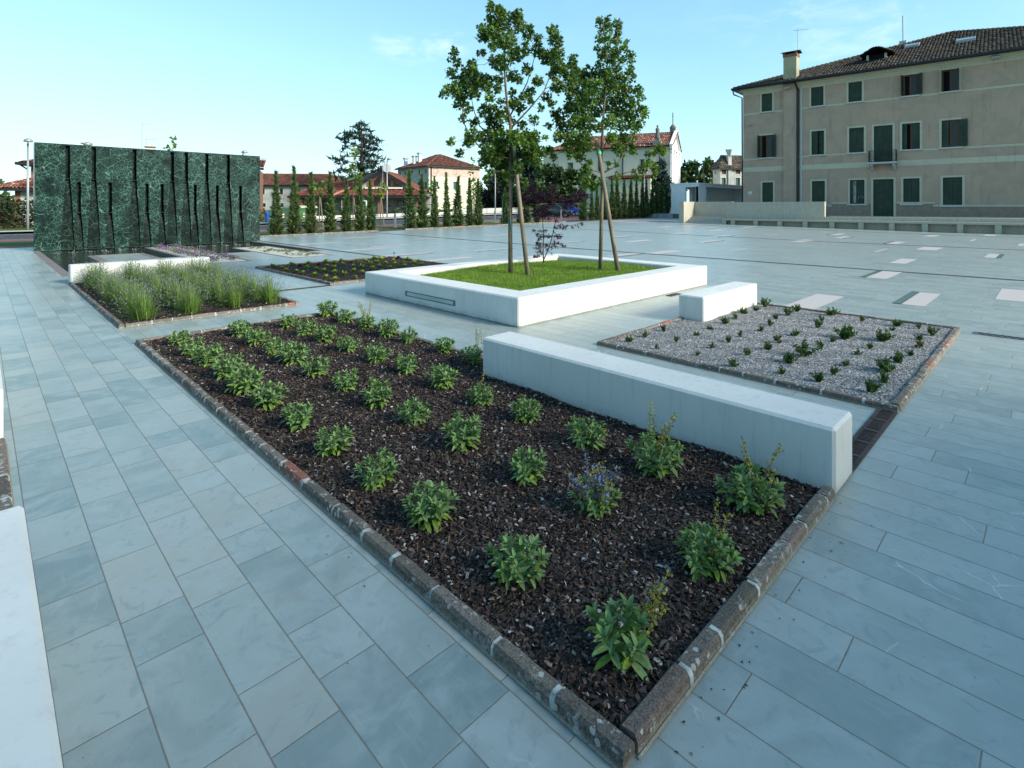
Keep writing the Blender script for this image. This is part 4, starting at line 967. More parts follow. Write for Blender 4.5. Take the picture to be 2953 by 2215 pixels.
    for k in range(7): m.tube([(4.55+k*.18, .62, 18.45-k*.025), (4.55+k*.18, 1.28, 18.45-k*.025)], .007, 4)
    m.build("antenna", MAT_GALV, t)
    m = MB(); m.tube([(12.08, 8, 16.8), (12.05, 8, 19.9)], .045, 6); m.box(11.8, 12.36, 7.75, 8.25, 16.6, 17.45, 1); m.build("aerial_mast", [MAT_GALV, MAT_STONE], t)
    for x, zz in ((4.17, 12.76), (18.68, 12.95)):
        m = MB(); m.extrude([(x-.25, -.25 if x < 5 else -.02, zz+.08), (x-.25, -.62, zz+.08), (x-.25, -.58, zz-.08), (x-.25, -.25 if x < 5 else -.02, zz-.02)], (.5, 0, 0)); m.build("floodlight", MAT_GALV, t)
    m = MB(); m.tube([(.75, 0, 9.7), (.75, -.25, 9.75)], .03, 6); m.box(.45, .85, -.36, -.22, 9.66, 9.80); m.build("security_camera", MAT_GALV, t)
    sg = MB().box(.45, .82, -.02, .002, 2.88, 3.16).build("sign", MAT_WPAINT, t)
    m = MB(); m.box(.49, .54, -.024, -.021, 2.93, 3.08); m.lathe([(.0, 3.08), (.022, 3.09), (.02, 3.12), (0, 3.13)], 8, (.515, -.022)); m.box(.55, .62, -.024, -.021, 2.95, 2.99); m.build("black_figure", MAT_DARK, sg)
    m = MB(); m.box(.66, .79, -.024, -.021, 2.95, 3.01); m.build("blue_mark", plain("blue_print", (.10, .16, .34), .6), sg)
palazzo()

# ------------------------------------------------------------------ stone bench, steps and terrace before the palazzo
B0 = np.array([44.10, 19.6])
def onbench(px, q=0):
    n = np.array([.9983, .0576]); u = np.array([.0576, -.9983]); dr = FW+RT*((px-CX)/F_); d = (B0@n+q)/(dr@n); return float((dr*d-B0)@u), d
def trav():
    m = M("travertine", .75, .3); tc = m.pos(obj=True); x, y, z = m.xyz(tc); i = (x/.41).floor(); zz = ((z-.70)/.45).floor()
    r = m.white(i+zz*7.0, zz); st = m.noise(3.5, 6, p=m.vec(x*7.0+r*40.0, y*7.0, z*.5), rough=.6)
    c = m.mix(st.ramp(.3, .7), (.33, .305, .235), (.46, .43, .35)); c = m.mix(r*.5, c, (.36, .35, .29))
    fx = (x/.41).fract(); j = fx.mn(fx*(-1)+1.0).ramp(.004, .014); m.base(m.mix(j*(-.35)+.35, c, (.20, .19, .15))); return m.m
MAT_TRAV = trav()
TERR = .90
def terrace():
    u = np.array([.0576, -.9983]); n = np.array([.9983, .0576]); W2 = lambda s, q: B0+u*s+n*q
    b = MB(); b.prism([tuple(W2(-3.2, 1.9)), tuple(W2(.15, 1.9)), tuple(W2(.15, .7)), tuple(W2(40, .7)), tuple(W2(40, 30)), tuple(W2(-3.2, 30))][::1], -.3, TERR)
    b.build("terrace", MAT_PAVE)["kind"] = 'structure'
    b = MB(); b.prism([tuple(W2(-14, 9.2)), tuple(W2(-3.2, 9.2)), tuple(W2(-3.2, 30)), tuple(W2(-14, 30))], -.3, TERR-.01); b.build("upper_paving", MAT_SETT)["kind"] = 'structure'
    t = thing("stone_bench", "long travertine bench on square piers along the plaza edge below the palazzo", "bench", (*B0, 0), PROT)
    MB().box(0, 34, -.03, .58, .555, .70).build("seat", MAT_TRAV, t, bevel=.01)
    MB().box(.02, 34, .46, .56, -.1, .553).build("back_panel", MAT_TRAV, t)
    S = [.16] + [onbench(p)[0] for p in (2113, 2178.6, 2248, 2321.5, 2399, 2482.5, 2571.5, 2667, 2768.5, 2879)]; S += [S[-1]+2.0*k for k in range(1, 7)]
    for s in S: MB().box(s-.16, s+.16, .0, .455, -.1, .553).build("leg", MAT_TRAV, t)
    w_ = thing("parapet_wall", "pale travertine parapet wall rising behind the stone bench", "wall", (*B0, 0), PROT); e = onbench(2378, .6)[0]
    MB().box(.15, e, .60, 1.0, -.1, 2.07).build("wall", MAT_TRAV, w_)
    MB().box(-3.2, .15, 1.9, 2.25, -.1, 2.12).build("stair_wall", MAT_TRAV, w_)
    MB().box(-3.62, -3.2, -.3, 2.25, -.1, 2.12).build("end_wall", MAT_TRAV, w_)
    f = thing("flower_box", "low travertine flower box running behind the stone bench", "flower box", (*B0, 0), PROT)
    MB().box(e+.01, 34, .60, .78, -.1, .93).build("front", MAT_TRAV, f); MB().box(e+.01, 34, .78, 1.6, .5, .91).build("soil", MAT_EARTH, f); MB().box(e+.01, 34, 1.6, 1.75, .5, .93).build("rim", MAT_TRAV, f)
    st = thing("stone_steps", "short flight of stone steps beside the travertine parapet", "steps", (*B0, 0), PROT)
    b = MB(); zb = .16
    for k in range(5): b.box(-3.2, .0 if k < 2 else .14, -.25+.43*k, 1.9 if k == 4 else -.25+.43*(k+1), -.1, zb+(TERR-zb)*(k+1)/5)
    b.build("tread", plain("step_stone", (.34, .335, .30), .8, .2, sc=5, amt=.15), st)
    # flowering plants in the box
    X8 = lambda x: 2350+x/3.668
    L = [(75, .5, 0), (175, .5, 0), (345, .85, 0), (405, .45, 0), (500, .7, 1), (630, .65, 2), (735, .4, 0), (830, .4, 1), (925, .65, 1), (1010, .4, 1), (1215, .85, 0), (1300, .3, 0), (1410, .7, 0), (1470, .5, 0), (1600, .5, 0), (1690, .5, 0), (1810, .45, 0), (1935, .9, 1), (2080, .85, 1), (2195, .4, 0)]
    for k, (x, h, fl) in enumerate(L):
        s, d = onbench(X8(x), 1.15); p = W2(s, 1.15)
        q = thing("flowering_plant", f"{['small green', 'green and pink', 'magenta flowered'][fl]} bush in the palazzo flower box, {ORD[k]} from the parapet", "plant", (*p, .90), 0, "plants in the stone flower box")
        n = int(260*h); c = np.c_[rng.normal(0, .17*h+.06, n), rng.normal(0, .20, n), np.abs(rng.normal(0, h*.30, n))]
        C = cvar(n, (.06, .095, .03), .4); r = rng.random(n) < (.0, .22, .5)[fl]; C[r] = cvar(r.sum(), (.38, .05, .20), .3)
        np_mesh("foliage", *scatter(LEAF, LEAFF, c, frames(rdir(n), rdir(n)), rng.uniform(.06, .12, (n, 1))*np.array([.8, 1, 1]), C), MAT_SAGE, q)
        MB().tube([(0, 0, -.1), (0, 0, h*.5)], .012, 5, col=(.1, .08, .05)).build("stem", MAT_STEM, q)
terrace()

# ------------------------------------------------------------------ white pavilion
def pavilion():
    x0, y0, X1, Y1 = 55.1, 27.1, 68.5, 30.3; t = thing("white_pavilion", "low white flat roofed pavilion with an open side left of the palazzo", "building", (x0, y0, TERR)); b = MB(); h = 2.95
    P = wall(b, (0, Y1-y0), (0, -1), Y1-y0, -1.2, h, [(Y1-28.6, Y1-27.36, 0, 2.9)], .3)
    b.box(0, 1.9, 0, .28, -1.2, h); b.box(1.9, X1-x0, 1.7, 2.0, -.3, h); b.box(X1-x0-.3, X1-x0, 0, 2.9, -.3, h); b.V = [v for v in b.V]
    b.build("wall", MAT_WPAINT, t); r_ = MB().box(-.04, X1-x0+.04, -.04, Y1-y0+.04, h+.002, 3.22).build("roof", MAT_WPAINT, t); MB().box(-.10, X1-x0+.1, -.10, Y1-y0+.1, 3.222, 3.36).build("roof_edge", MAT_WPAINT, r_)
    l = thing("lantern_bollard", "grey domed lantern seen through the pavilion opening", "lantern", (57.6, 29.1, TERR)); MB().lathe([(.14, 0), (.14, 1.55)], 10).build("post", MAT_WPAINT, l); MB().lathe([(.19, 1.55), (.19, 1.75), (.15, 1.95), (.06, 2.1), (.03, 2.3), (0, 2.32)], 10).build("lantern_head", MAT_GALV, l)
pavilion()

# ------------------------------------------------------------------ houses behind
def house(name, label, cpx, d, ang, pxL, pxR, pyE, rise, wins, mats, pal, ground=.6, over=.5, hip=True, tile=(.3, .45), LL=None, LR=None, frame=MAT_STONE):
    """corner at pixel cpx and depth d; right face runs `ang` degrees to the right of the view, left face 90 less"""
    C = np.array(at(cpx, d)); xr = FW*math.cos(R(ang))+RT*math.sin(R(ang)); yl = np.array([-xr[1], xr[0]])
    def along(dv, px):
        r = (px-CX)/F_; X, D = C@RT, C@FW; dx, dy = dv@RT, dv@FW; s = (r*D-X)/(dx-r*dy); return s, D+s*dy
    LL = LL or along(yl, pxL)[0]; LR = LR or along(xr, pxR)[0]; zE = zat(pyE, d)
    t = thing(name, label, "house" if "church" not in name else "church", (*C, 0), math.atan2(xr[1], xr[0])); t["dims"] = (LL, LR, zE)
    b = MB(); HL, HR, WL = [], [], []
    for face, a, c, y0, y1, *st in wins:
        dv = yl if face == 'L' else xr; s0, d0 = along(dv, a); s1, d1 = along(dv, c); z0, z1 = zat(y1, (d0+d1)/2), zat(y0, (d0+d1)/2); lo, hi = min(s0, s1), max(s0, s1)
        if face == 'L': lo, hi = LL-hi, LL-lo; HL.append((lo, hi, z0, z1))
        else: HR.append((lo, hi, z0, z1))
        WL.append((face, lo, hi, z0, z1, st[0] if st else None))
    zb = ground-.5
    wall(b, (0, LL), (0, -1), LL, zb, zE, HL, .2, 1); wall(b, (0, 0), (1, 0), LR, zb, zE, HR, .2, 0)
    b.quad((LR, 0, zb), (LR, LL, zb), (LR, LL, zE), (LR, 0, zE)); b.quad((LR, LL, zb), (0, LL, zb), (0, LL, zE), (LR, LL, zE))
    b.build("wall", mats, t)
    for face, lo, hi, z0, z1, st in WL:
        P = (lambda s, q: (q, LL-s)) if face == 'L' else (lambda s, q: (s, q))
        w_ = MB().quad((*P(lo, .19), z0), (*P(hi, .19), z0), (*P(hi, .19), z1), (*P(lo, .19), z1)).build("window", st or MAT_PANE, t); f = MB(); g = .12
        for (a, c, e, h_) in ((lo-g, lo, z0, z1), (hi, hi+g, z0, z1), (lo-g, hi+g, z1, z1+g), (lo-g, hi+g, z0-g, z0)):
            v = [(*P(s, q), z) for z in (e, h_) for q in (-.03, .02) for s in (a, c)]; f.add(v, [(0, 2, 3, 1), (4, 5, 7, 6), (0, 1, 5, 4), (2, 6, 7, 3), (0, 4, 6, 2), (1, 3, 7, 5)])
        f.build("frame", frame, w_)
    o = over; e = [(-o, -o), (LR+o, -o), (LR+o, LL+o), (-o, LL+o)]; E4 = [(*p, zE) for p in e]
    if hip == 'X': return t, along, xr, yl                     # roof built by the caller
    if hip:
        sh = min(LR, LL)/2; r0, r1 = ((sh, LL/2), (LR-sh, LL/2)) if LR >= LL else ((LR/2, sh), (LR/2, LL-sh)); zr = zE+rise; a, c = (*r0, zr), (*r1, zr)
        if abs(LR-LL) < .3: c = a
        if LR >= LL: pls = [(E4[0], E4[1], c, a), (E4[2], E4[3], a, c), (E4[3], E4[0], a), (E4[1], E4[2], c)]
        else: pls = [(E4[3], E4[0], a, c), (E4[1], E4[2], c, a), (E4[0], E4[1], a), (E4[2], E4[3], c)]
    else:                                                     # ridge along y (the left face's direction)
        a, c = (LR/2, -o, zE+rise), (LR/2, LL+o, zE+rise); pls = [(E4[3], E4[0], a, c), (E4[1], E4[2], c, a)]
        g = MB(); g.poly([(0, 0, zE), (LR, 0, zE), (LR/2, 0, zE+rise-.15)], 0); g.poly([(LR, LL, zE), (0, LL, zE), (LR/2, LL, zE+rise-.15)], 0); g.build("gable", mats, t)
    r_ = roof(t, pls, *tile, pal, MAT_TILE); g = MB(); g.box(-o-.05, LR+o, -o-.08, -o+.02, zE-.15, zE); g.box(-o-.08, -o+.02, -o+.02, LL+o, zE-.15, zE); g.build("gutter", MAT_GUT, t)
    return t, along, xr, yl
V5 = lambda x, y: (1100+x/5.53, 430+y/5.53)
def win5(face, a, c, y0, y1, st=None):
    (p, r), (q, s) = V5(a, y0), V5(c, y1); return (face, p, q, r, s, st)
GREENSH = plain("green_house_shutter", (.03, .085, .065), .7, sc=5)
t, al, xr, yl = house("cream_house", "cream three storey house with green shutters and red hipped roof", 1236, 100, 52, 1147, 1383, 478.5, 2.9,
    [win5('L', 285, 308, 362, 420), win5('L', 366, 390, 352, 418, GREENSH), win5('L', 478, 503, 342, 390, GREENSH), win5('L', 592, 618, 328, 397, GREENSH), win5('L', 695, 720, 318, 388, GREENSH), win5('L', 366, 390, 535, 590, GREENSH), win5('L', 580, 622, 522, 640), win5('L', 690, 722, 518, 640),
     win5('R', 836, 886, 318, 388, GREENSH), win5('R', 1150, 1200, 332, 400, GREENSH), win5('R', 850, 905, 518, 600, GREENSH), win5('R', 1148, 1200, 524, 640, GREENSH), win5('R', 1148, 1195, 790, 885, GREENSH)], [MAT_CREAM, MAT_GREYST], OLDRED, .7)  # left face grey: shade on the cream wall put into its colour
LL, LR, zE = t["dims"]
for (y_, x_, h) in ((LL*.80, .35, 2.0), (LL*.62, 1.1, 2.3), (LL*.55, 1.8, 2.9)):
    c = MB().box(x_, x_+.6, y_, y_+.6, zE-.2, zE+h).build("chimney", MAT_WPAINT, t); MB().box(x_-.15, x_+.75, y_-.15, y_+.75, zE+h, zE+h+.25).build("chimney_cap", MAT_GREYST, c)
MB().tube([(.5, -.15, zE-.1), (.5, -.12, .6)], .09, 6).build("downpipe", MAT_GUT, t)
MB().box(0, LR, -.03, .01, zE-1.9, zE-.35).build("pink_band", plain("faded_pink_band", (.50, .36, .31), .9, sc=2, amt=.15), t)

house("long_house", "long pale two storey house with old red tiles left of the villa", 640, 92, 84, 600, 1010, 534.5, 2.2, [('R', 751, 763, 543, 561), ('R', 806, 816, 544, 561), ('R', 855, 866, 545, 561), ('R', 748, 766, 586, 597), ('R', 808, 817, 586, 597)], [MAT_GREYST, MAT_GREYST], OLDRED, .4, LL=9, tile=(.34, .5))
t, *_ = house("grey_house", "weathered pale house with green shutters and tall chimney behind the pavilion", 2077, 100, 77, 2056, 2160, 486, 2.6, [('R', 2081, 2094, 490, 503, MAT_WOOD), ('R', 2121, 2135, 489, 502, MAT_WOOD), ('R', 2081, 2093, 513, 540, GREENSH), ('R', 2121, 2134, 513, 540, GREENSH), ('L', 2061, 2064, 493, 503)], [MAT_GREYST, MAT_GREYST], OLD, .9, tile=(.34, .5))
LL, LR, zE = t["dims"]; c = MB().box(1.55, 2.25, -.25, .35, .5, zE+2.3).build("chimney", MAT_GREYST, t); MB().lathe([(.5, zE+2.3), (.4, zE+2.5), (.55, zE+2.9), (.8, zE+3.5), (.82, zE+3.55)], 4, (1.9, .05)).build("chimney_cap", MAT_GREYST, c)

# modern villa: big red slope, glazed gable, porch roof on brick piers
def villa():
    d = 62.; L0, L1 = at(837, d), at(1232, d)
    C = np.array(at(960, d)); ux = unit(np.array(at(1232, d*1.0))-C); t = thing("villa", "low modern villa with red tiled roofs and a glazed timber gable", "house", (*C, 0), math.atan2(ux[1], ux[0]))
    k = d/F_; X = lambda px: (px-960)*k; Z = lambda py, q=0: H+(YH-py)*(d+q)/F_   # local x along view-parallel front
    z0 = .3; zp = Z(566); b = MB()
    wall(b, (X(850), 2.0), (1, 0), X(1232)-X(850), z0-.5, zp+.25, [(X(905), X(925), z0, 2.4), (X(930), X(945), z0, 2.4), (X(1018), X(1040), z0, 2.3), (X(1077), X(1091), 1.0, 2.4), (X(1134), X(1155), 1.0, 2.4)], .15)
    b.quad((X(850), 9, z0-.5), (X(850), 2, z0-.5), (X(850), 2, zp+.25), (X(850), 9, zp+.25)); b.quad((X(1232), 2, z0-.5), (X(1232), 9, z0-.5), (X(1232), 9, zp+.25), (X(1232), 2, zp+.25)); b.build("wall", plain("grey_render", (.27, .27, .26), .9, sc=.8, amt=.2), t)
    for a, c, e, h_ in ((1077, 1091, 1.0, 2.4), (1134, 1155, 1.0, 2.4), (905, 925, z0, 2.4), (1018, 1040, z0, 2.3)):
        w_ = MB().quad((X(a), 2.14, e), (X(c), 2.14, e), (X(c), 2.14, h_), (X(a), 2.14, h_)).build("window", MAT_PANE, t); m = MB(); m.box(X(a), X(a)+.1, 1.97, 2.1, e, h_); m.box(X(c)-.1, X(c), 1.97, 2.1, e, h_); m.box(X(a)+.1, X(c)-.1, 1.97, 2.1, h_-.1, h_); m.build("frame", MAT_WOOD, w_)
        if e > .5: MB().box(X(a)+.1, X(c)-.1, 2.02, 2.08, 1.8, h_-.1).build("blind", plain("cream_blind", (.55, .52, .40), .8), w_)
    for px in (866, 994, 1096, 1206): MB().box(X(px)-.25, X(px)+.25, -.1, .4, z0-.5, zp).build("pier", MAT_BRICK, t)
    # gable block
    ax, az = X(1088), Z(493, 4); gl, gr, gz = X(985), X(1186), Z(546, 3)
    m = MB(); m.poly([(gl, 3, zp), (gr, 3, zp), (gr, 3, gz), (ax, 3, az-.15), (gl, 3, gz)]); m.build("gable", plain("pale_render", (.50, .49, .45), .9, sc=1), t)
    gw = MB()
    def tri(a, c):                                           # glazing under the slope
        zz = lambda x: (gz+(az-gz)*(x-gl)/(ax-gl) if x < ax else gz+(az-gz)*(gr-x)/(gr-ax))-.62
        gw.poly([(a, 2.97, Z(539, 3)), (c, 2.97, Z(539, 3)), (c, 2.97, max(zz(c), Z(538, 3))), (a, 2.97, max(zz(a), Z(538, 3)))], 0); g = .09
        for p in (a, c): gw.box(p-g, p+g, 2.90, 2.965, Z(539, 3), max(zz(p), Z(538, 3))+.1, 1)
        gw.box(a, c, 2.90, 2.965, Z(539, 3)-.12, Z(539, 3)+.06, 1); gw.extrude([(a, 2.9, zz(a)), (c, 2.9, zz(c)), (c, 2.9, zz(c)+.2), (a, 2.9, zz(a)+.2)], (0, .06, 0), 1)
    for a, c in ((1042, 1054), (1056, 1081), (1092, 1113), (1116, 1140)): tri(X(a), X(c))
    gw.build("gable_window", [MAT_PANE, plain("orange_timber", (.30, .12, .05), .6, sc=12)], t)
    MB().box(X(1030), X(1148), 2.2, 3.0, Z(545, 3), Z(541, 3)).build("ledge", MAT_WPAINT, t)
    rp = [(X(834), -.6, zp), (X(960)-.2, -.6, zp), (X(1050), 9, Z(492, 9)), (X(966), 9, Z(508, 9))]
    rr = roof(t, [((X(836), -.5, zp), (X(962), -.5, zp), (gl+.6, 2.6, Z(545, 3)), (X(860), 2.6, Z(546, 3))), ((X(836), -.5, zp), (gl+.3, 2.6, Z(545, 3)), (ax, 2.3, az), (X(966), 10, az-.4)),
                  ((X(962), -.5, zp), (X(1234), -.5, zp), (X(1190), 2.9, Z(546, 3)), (X(985), 2.9, Z(546, 3))), ((gr+.4, 2.3, gz-.2), (gr+.4, 11, gz-.2), (ax, 11, az), (ax, 2.3, az))], .26, .38, REDT, MAT_TILE, name="roof")
    m = MB()
    for p, q in (((gl-.4, 2.25, gz-.25), (ax, 2.25, az+.08)), ((ax, 2.25, az+.08), (gr+.7, 2.25, gz-.35))): m.extrude([p, q, (q[0], q[1], q[2]-.42), (p[0], p[1], p[2]-.42)], (0, .2, 0))
    m.box(X(834), X(1236), -.62, -.50, zp-.22, zp+.02); m.box(X(834), X(1236), -.5, 2.0, zp-.14, zp-.05); m.build("fascia", MAT_GUT, t)
    m = MB(); m.tube([(X(964), -.5, zp+.1), (X(988), 2.8, Z(543, 3))], .14, 7, col=(.34, .16, .11)); m.build("hip_tiles", MAT_TILE, rr)
    m = MB(); m.extrude([(X(965), 4, Z(523, 3)), (X(990), 4, Z(514, 3)), (X(992), 4.1, Z(513, 3)), (X(967), 4.1, Z(522, 3))], (0, .1, .12)); m.build("skylight", MAT_GALV, t)
    c = MB().tube([(ax-.9, 6, az-.3), (ax-.9, 6, az+.75)], .32, 8).build("flue", MAT_GUT, t)
    m = MB(); m.tube([(ax+.15, 1.9, Z(537)), (ax+.15, 2.1, az+3.2)], .03, 5)
    for zz, w0 in ((az+2.9, 1.4), (az+2.0, 1.7)): m.tube([(ax-w0*.3, 2, zz), (ax+w0*.7, 2, zz)], .012, 4)
    m.build("antenna", MAT_GALV, t)
    m = MB(); m.lathe([(.02, 0), (.35, .05), (.52, .16)], 14); o = m.build("satellite_dish", MAT_GALV, t, (ax+.5, 2.4, az+.2)); o.rotation_euler = (R(80), 0, R(20))
villa()

# church with gabled front
def church():
    Vc = lambda x, y: (1560+x/5.027, 330+y/5.027)
    wl = []
    for x0, x1, y0, y1 in ((390, 465, 702, 848), (826, 870, 675, 830), (1440, 1500, 652, 770)): (a, b_), (c, e) = Vc(x0, y0), Vc(x1, y1); wl.append(('L', a, c, b_, e))
    t, al, xr, yl = house("church", "cream church with pedimented white front and pinkish tiled roof", 1934, 95, 24, 1612, 1957, 421, 0, wl, [MAT_WPAINT, stucco("pale_cream_stucco", (.60, .58, .47), (.54, .52, .42), .4)], PALERED, .7, hip='X', LR=12.0)
    LL, LR, zE = t["dims"]; rise = 3.1; o = .7
    a, c = (LR/2, -.5, zE+rise), (LR/2, LL-3, zE+rise); E4 = [(-o, -.5, zE), (LR+o, -.5, zE), (LR+o, LL, zE), (-o, LL, zE)]
    apse = [(LR/2+(LR/2)*math.sin(q), LL+5*math.cos(q)) for q in np.linspace(-math.pi/2, math.pi/2, 9)]
    m = MB(); m.prism(apse[::-1], .2, zE); m.build("apse", MAT_CREAM, t)
    ex = [(LR/2+(LR/2+o)*math.sin(q), LL+5.6*math.cos(q), zE) for q in np.linspace(-math.pi/2, math.pi/2, 9)]
    roof(t, [(E4[3], E4[0], a, c), (E4[1], E4[2], c, a)] + [(ex[i+1], ex[i], c) for i in range(8)], .34, .5, PALERED, MAT_TILE)
    m = MB(); m.extrude([(-.5, 0, zE-.1), (LR+.5, 0, zE-.1), (LR/2, 0, zE+rise+.05)], (0, .6, 0)); m.build("pediment", MAT_WPAINT, t)
    m = MB(); m.box(-.5, LR+.5, -.35, .05, zE-.5, zE-.1); m.extrude([(-.75, -.4, zE-.05), (-.75, -.4, zE+.3), (LR/2, -.4, zE+rise+.5), (LR/2, -.4, zE+rise+.1)], (0, .5, 0)); m.extrude([(LR+.75, -.4, zE-.05), (LR/2, -.4, zE+rise+.1), (LR/2, -.4, zE+rise+.5), (LR+.75, -.4, zE+.3)], (0, .5, 0))
    for k in range(20): s = k/20; m.box(-.3+s*LR/2, -.05+s*LR/2, -.3, -.05, zE+.1+s*rise-.25, zE+.1+s*rise); m.box(LR+.05-s*LR/2, LR+.3-s*LR/2, -.3, -.05, zE+.1+s*rise-.25, zE+.1+s*rise)
    m.build("cornice", MAT_WPAINT, t)
    for x in (.1, 3.4, 7.4, 10.7): m = MB(); m.box(x, x+1.1, -.25, .02, .5, zE-1.2); m.box(x-.1, x+1.2, -.33, .02, zE-1.2, zE-.5); m.build("pilaster", MAT_WPAINT, t)
    m = MB(); m.box(-.05, .02, .02, 2.2, .5, zE-.5); m.box(-.2, .02, .02, 2.4, zE-1.0, zE-.45); m.box(-.1, .02, 2.4, LL, zE-.4, zE-.2); m.build("corner_pier", MAT_GREYST, t)
    m = MB(); m.box(-.55, 1.0, 1.6, 3.0, zE, zE+.9); m.box(-.2, .7, 1.9, 2.7, zE+.9, zE+1.3); m.build("statue_plinth", plain("statue_plinth_stone", (.2, .2, .19), .9, sc=4, amt=.3), t)
    st = MB(); st.lathe([(.42, 0), (.45, .25), (.36, .9), (.30, 1.4), (.38, 1.75), (.28, 2.0), (.12, 2.1), (.17, 2.25), (.18, 2.42), (.10, 2.56), (0, 2.6)], 10); st.tube([(.28, 0, 1.8), (.5, -.1, 1.45), (.3, -.3, 1.35)], [.12, .1, .07], 6)
    MAT_DST = plain("dark_weathered_stone", (.13, .13, .12), .9, sc=4, amt=.3)
    w_ = st.build("statue", MAT_DST, t, (.25, 2.3, zE+1.3), smooth=True)
    cr = MB(); cr.box(LR/2-.5, LR/2+.5, -.1, .9, zE+rise, zE+rise+.9); cr.lathe([(.5, zE+rise+.9), (.6, zE+rise+1.2), (.3, zE+rise+1.7), (.12, zE+rise+1.9)], 8, (LR/2, .4)); cr.box(LR/2-.07, LR/2+.07, .33, .47, zE+rise+1.9, zE+rise+4.6); cr.box(LR/2-.45, LR/2+.45, .34, .46, zE+rise+3.7, zE+rise+3.85); cr.V = [(LR/2+(x-LR/2)*.75, y, zE+rise+(z-zE-rise)*.82) for x, y, z in cr.V]; cr.build("cross", MAT_DST, t)
    for px in (1796,):
        s, d_ = al(yl, px); MB().tube([(-.1, s, zE-.2), (-.1, s, 1)], .10, 6).build("downpipe", MAT_GUT, t)
    s0, d0 = al(yl, 1885); s1, d1 = al(yl, 1770); z1 = zat(501, 92); z0 = zat(511, 90); q = -3.2
    m = MB(); m.box(q, -.01, s0, s1, .2, z0-.1); m.build("side_aisle", MAT_CREAM, t); roof(t, [((q-.4, s1+.3, z0), (q-.4, s0-.3, z0), (-.02, s0-.3, z1), (-.02, s1+.3, z1))], .34, .5, OLDRED, MAT_TILE, name="aisle_roof")
church()

# house hidden behind the green wall: only its left end, chimneys and aerials show
def left_house():
    d = 47.; C = np.array(at(50, d)); ux = unit(RT*.93+FW*.37); t = thing("brick_house", "brick and white house with red tiled roof behind the green marble wall", "house", (*C, 0), math.atan2(ux[1], ux[0])); k = d/F_
    Zf = lambda py: H+(YH-py)*k; b = MB(); b.box(.2, 19, 2.0, 9, -.3, Zf(468)); b.build("wall", MAT_BRICK, t)
    m = MB(); m.box(.3, 12, -.3, 2.0, -.3, Zf(548)); m.build("porch_wall", MAT_GREYST, t); MB().box(-.05, .3, -.35, .2, -.3, Zf(548)).build("pier", MAT_BRICK, t); MB().box(-1.5, -1.1, -.6, -.2, -.3, Zf(548)).build("pier", MAT_BRICK, t)
    zl, zu = Zf(545), Zf(478)
    r_ = roof(t, [((-1.8, -1.0, zl), (14, -1.0, zl), (14, 2.0, zu), (.75, 2.0, zu-.9)), ((-1.8, 3, zl), (-1.8, -1.0, zl), (.75, 2.0, zu-.9))], .27, .42, PALERED+REDT, MAT_TILE, name="porch_roof"); m = MB(); m.box(-1.9, 14, -1.12, -.98, zl-.2, zl+.03); m.box(-1.9, 14, -.98, 2.0, zl-.12, zl-.05); m.build("gutter", MAT_GUT, r_)
    zr, zt = Zf(466), Zf(428); roof(t, [((-.5, 1.2, zr), (19.5, 1.2, zr+.1), (19.5, 5.5, zt), (2.5, 5.5, zt)), ((-.5, 9.6, zr), (-.5, 1.2, zr), (2.5, 5.5, zt))], .27, .42, REDT, MAT_TILE, name="roof"); m = MB(); m.box(-.6, 19.5, 1.05, 1.2, zr-.2, zr+.05); m.box(-.6, -.45, 1.2, 9.6, zr-.2, zr+.05); m.tube([(-.3, 1.3, zr-.2), (.05, 1.85, zr-.6), (.05, 1.85, zl)], .07, 6); m.build("gutter", MAT_GUT, t)
    for px, top, w0 in ((157, 407, .30), (326, 411, .36)):
        x = (px-50)*k*1.04; zt2 = H+(YH-top)*(d+4.5)/F_; c = MB().box(x-w0, x+w0, 5.0, 5.6, zt-.4, zt2-.18).build("chimney", MAT_CREAM, t); MB().box(x-w0-.1, x+w0+.1, 4.9, 5.7, zt2-.1, zt2).build("chimney_cap", MAT_BRICK, c)
    m = MB(); x = (302-50)*k*1.05
    for x0, top, l in ((x, 343, .9), (x+.35, 389, .7)):
        zt2 = H+(YH-top)*(d+5)/F_; m.tube([(x0-.05, 5.3, zt-.3), (x0, 5.3, zt2)], .022, 4); m.tube([(x0-.02, 5.3, zt2-.03), (x0+l, 5.2, zt2-.05)], .014, 4)
        for j in range(5): m.tube([(x0+.1+j*.16, 5.1, zt2), (x0+.1+j*.16, 5.5, zt2)], .008, 4)
    m.build("antenna", MAT_GALV, t)
left_house()

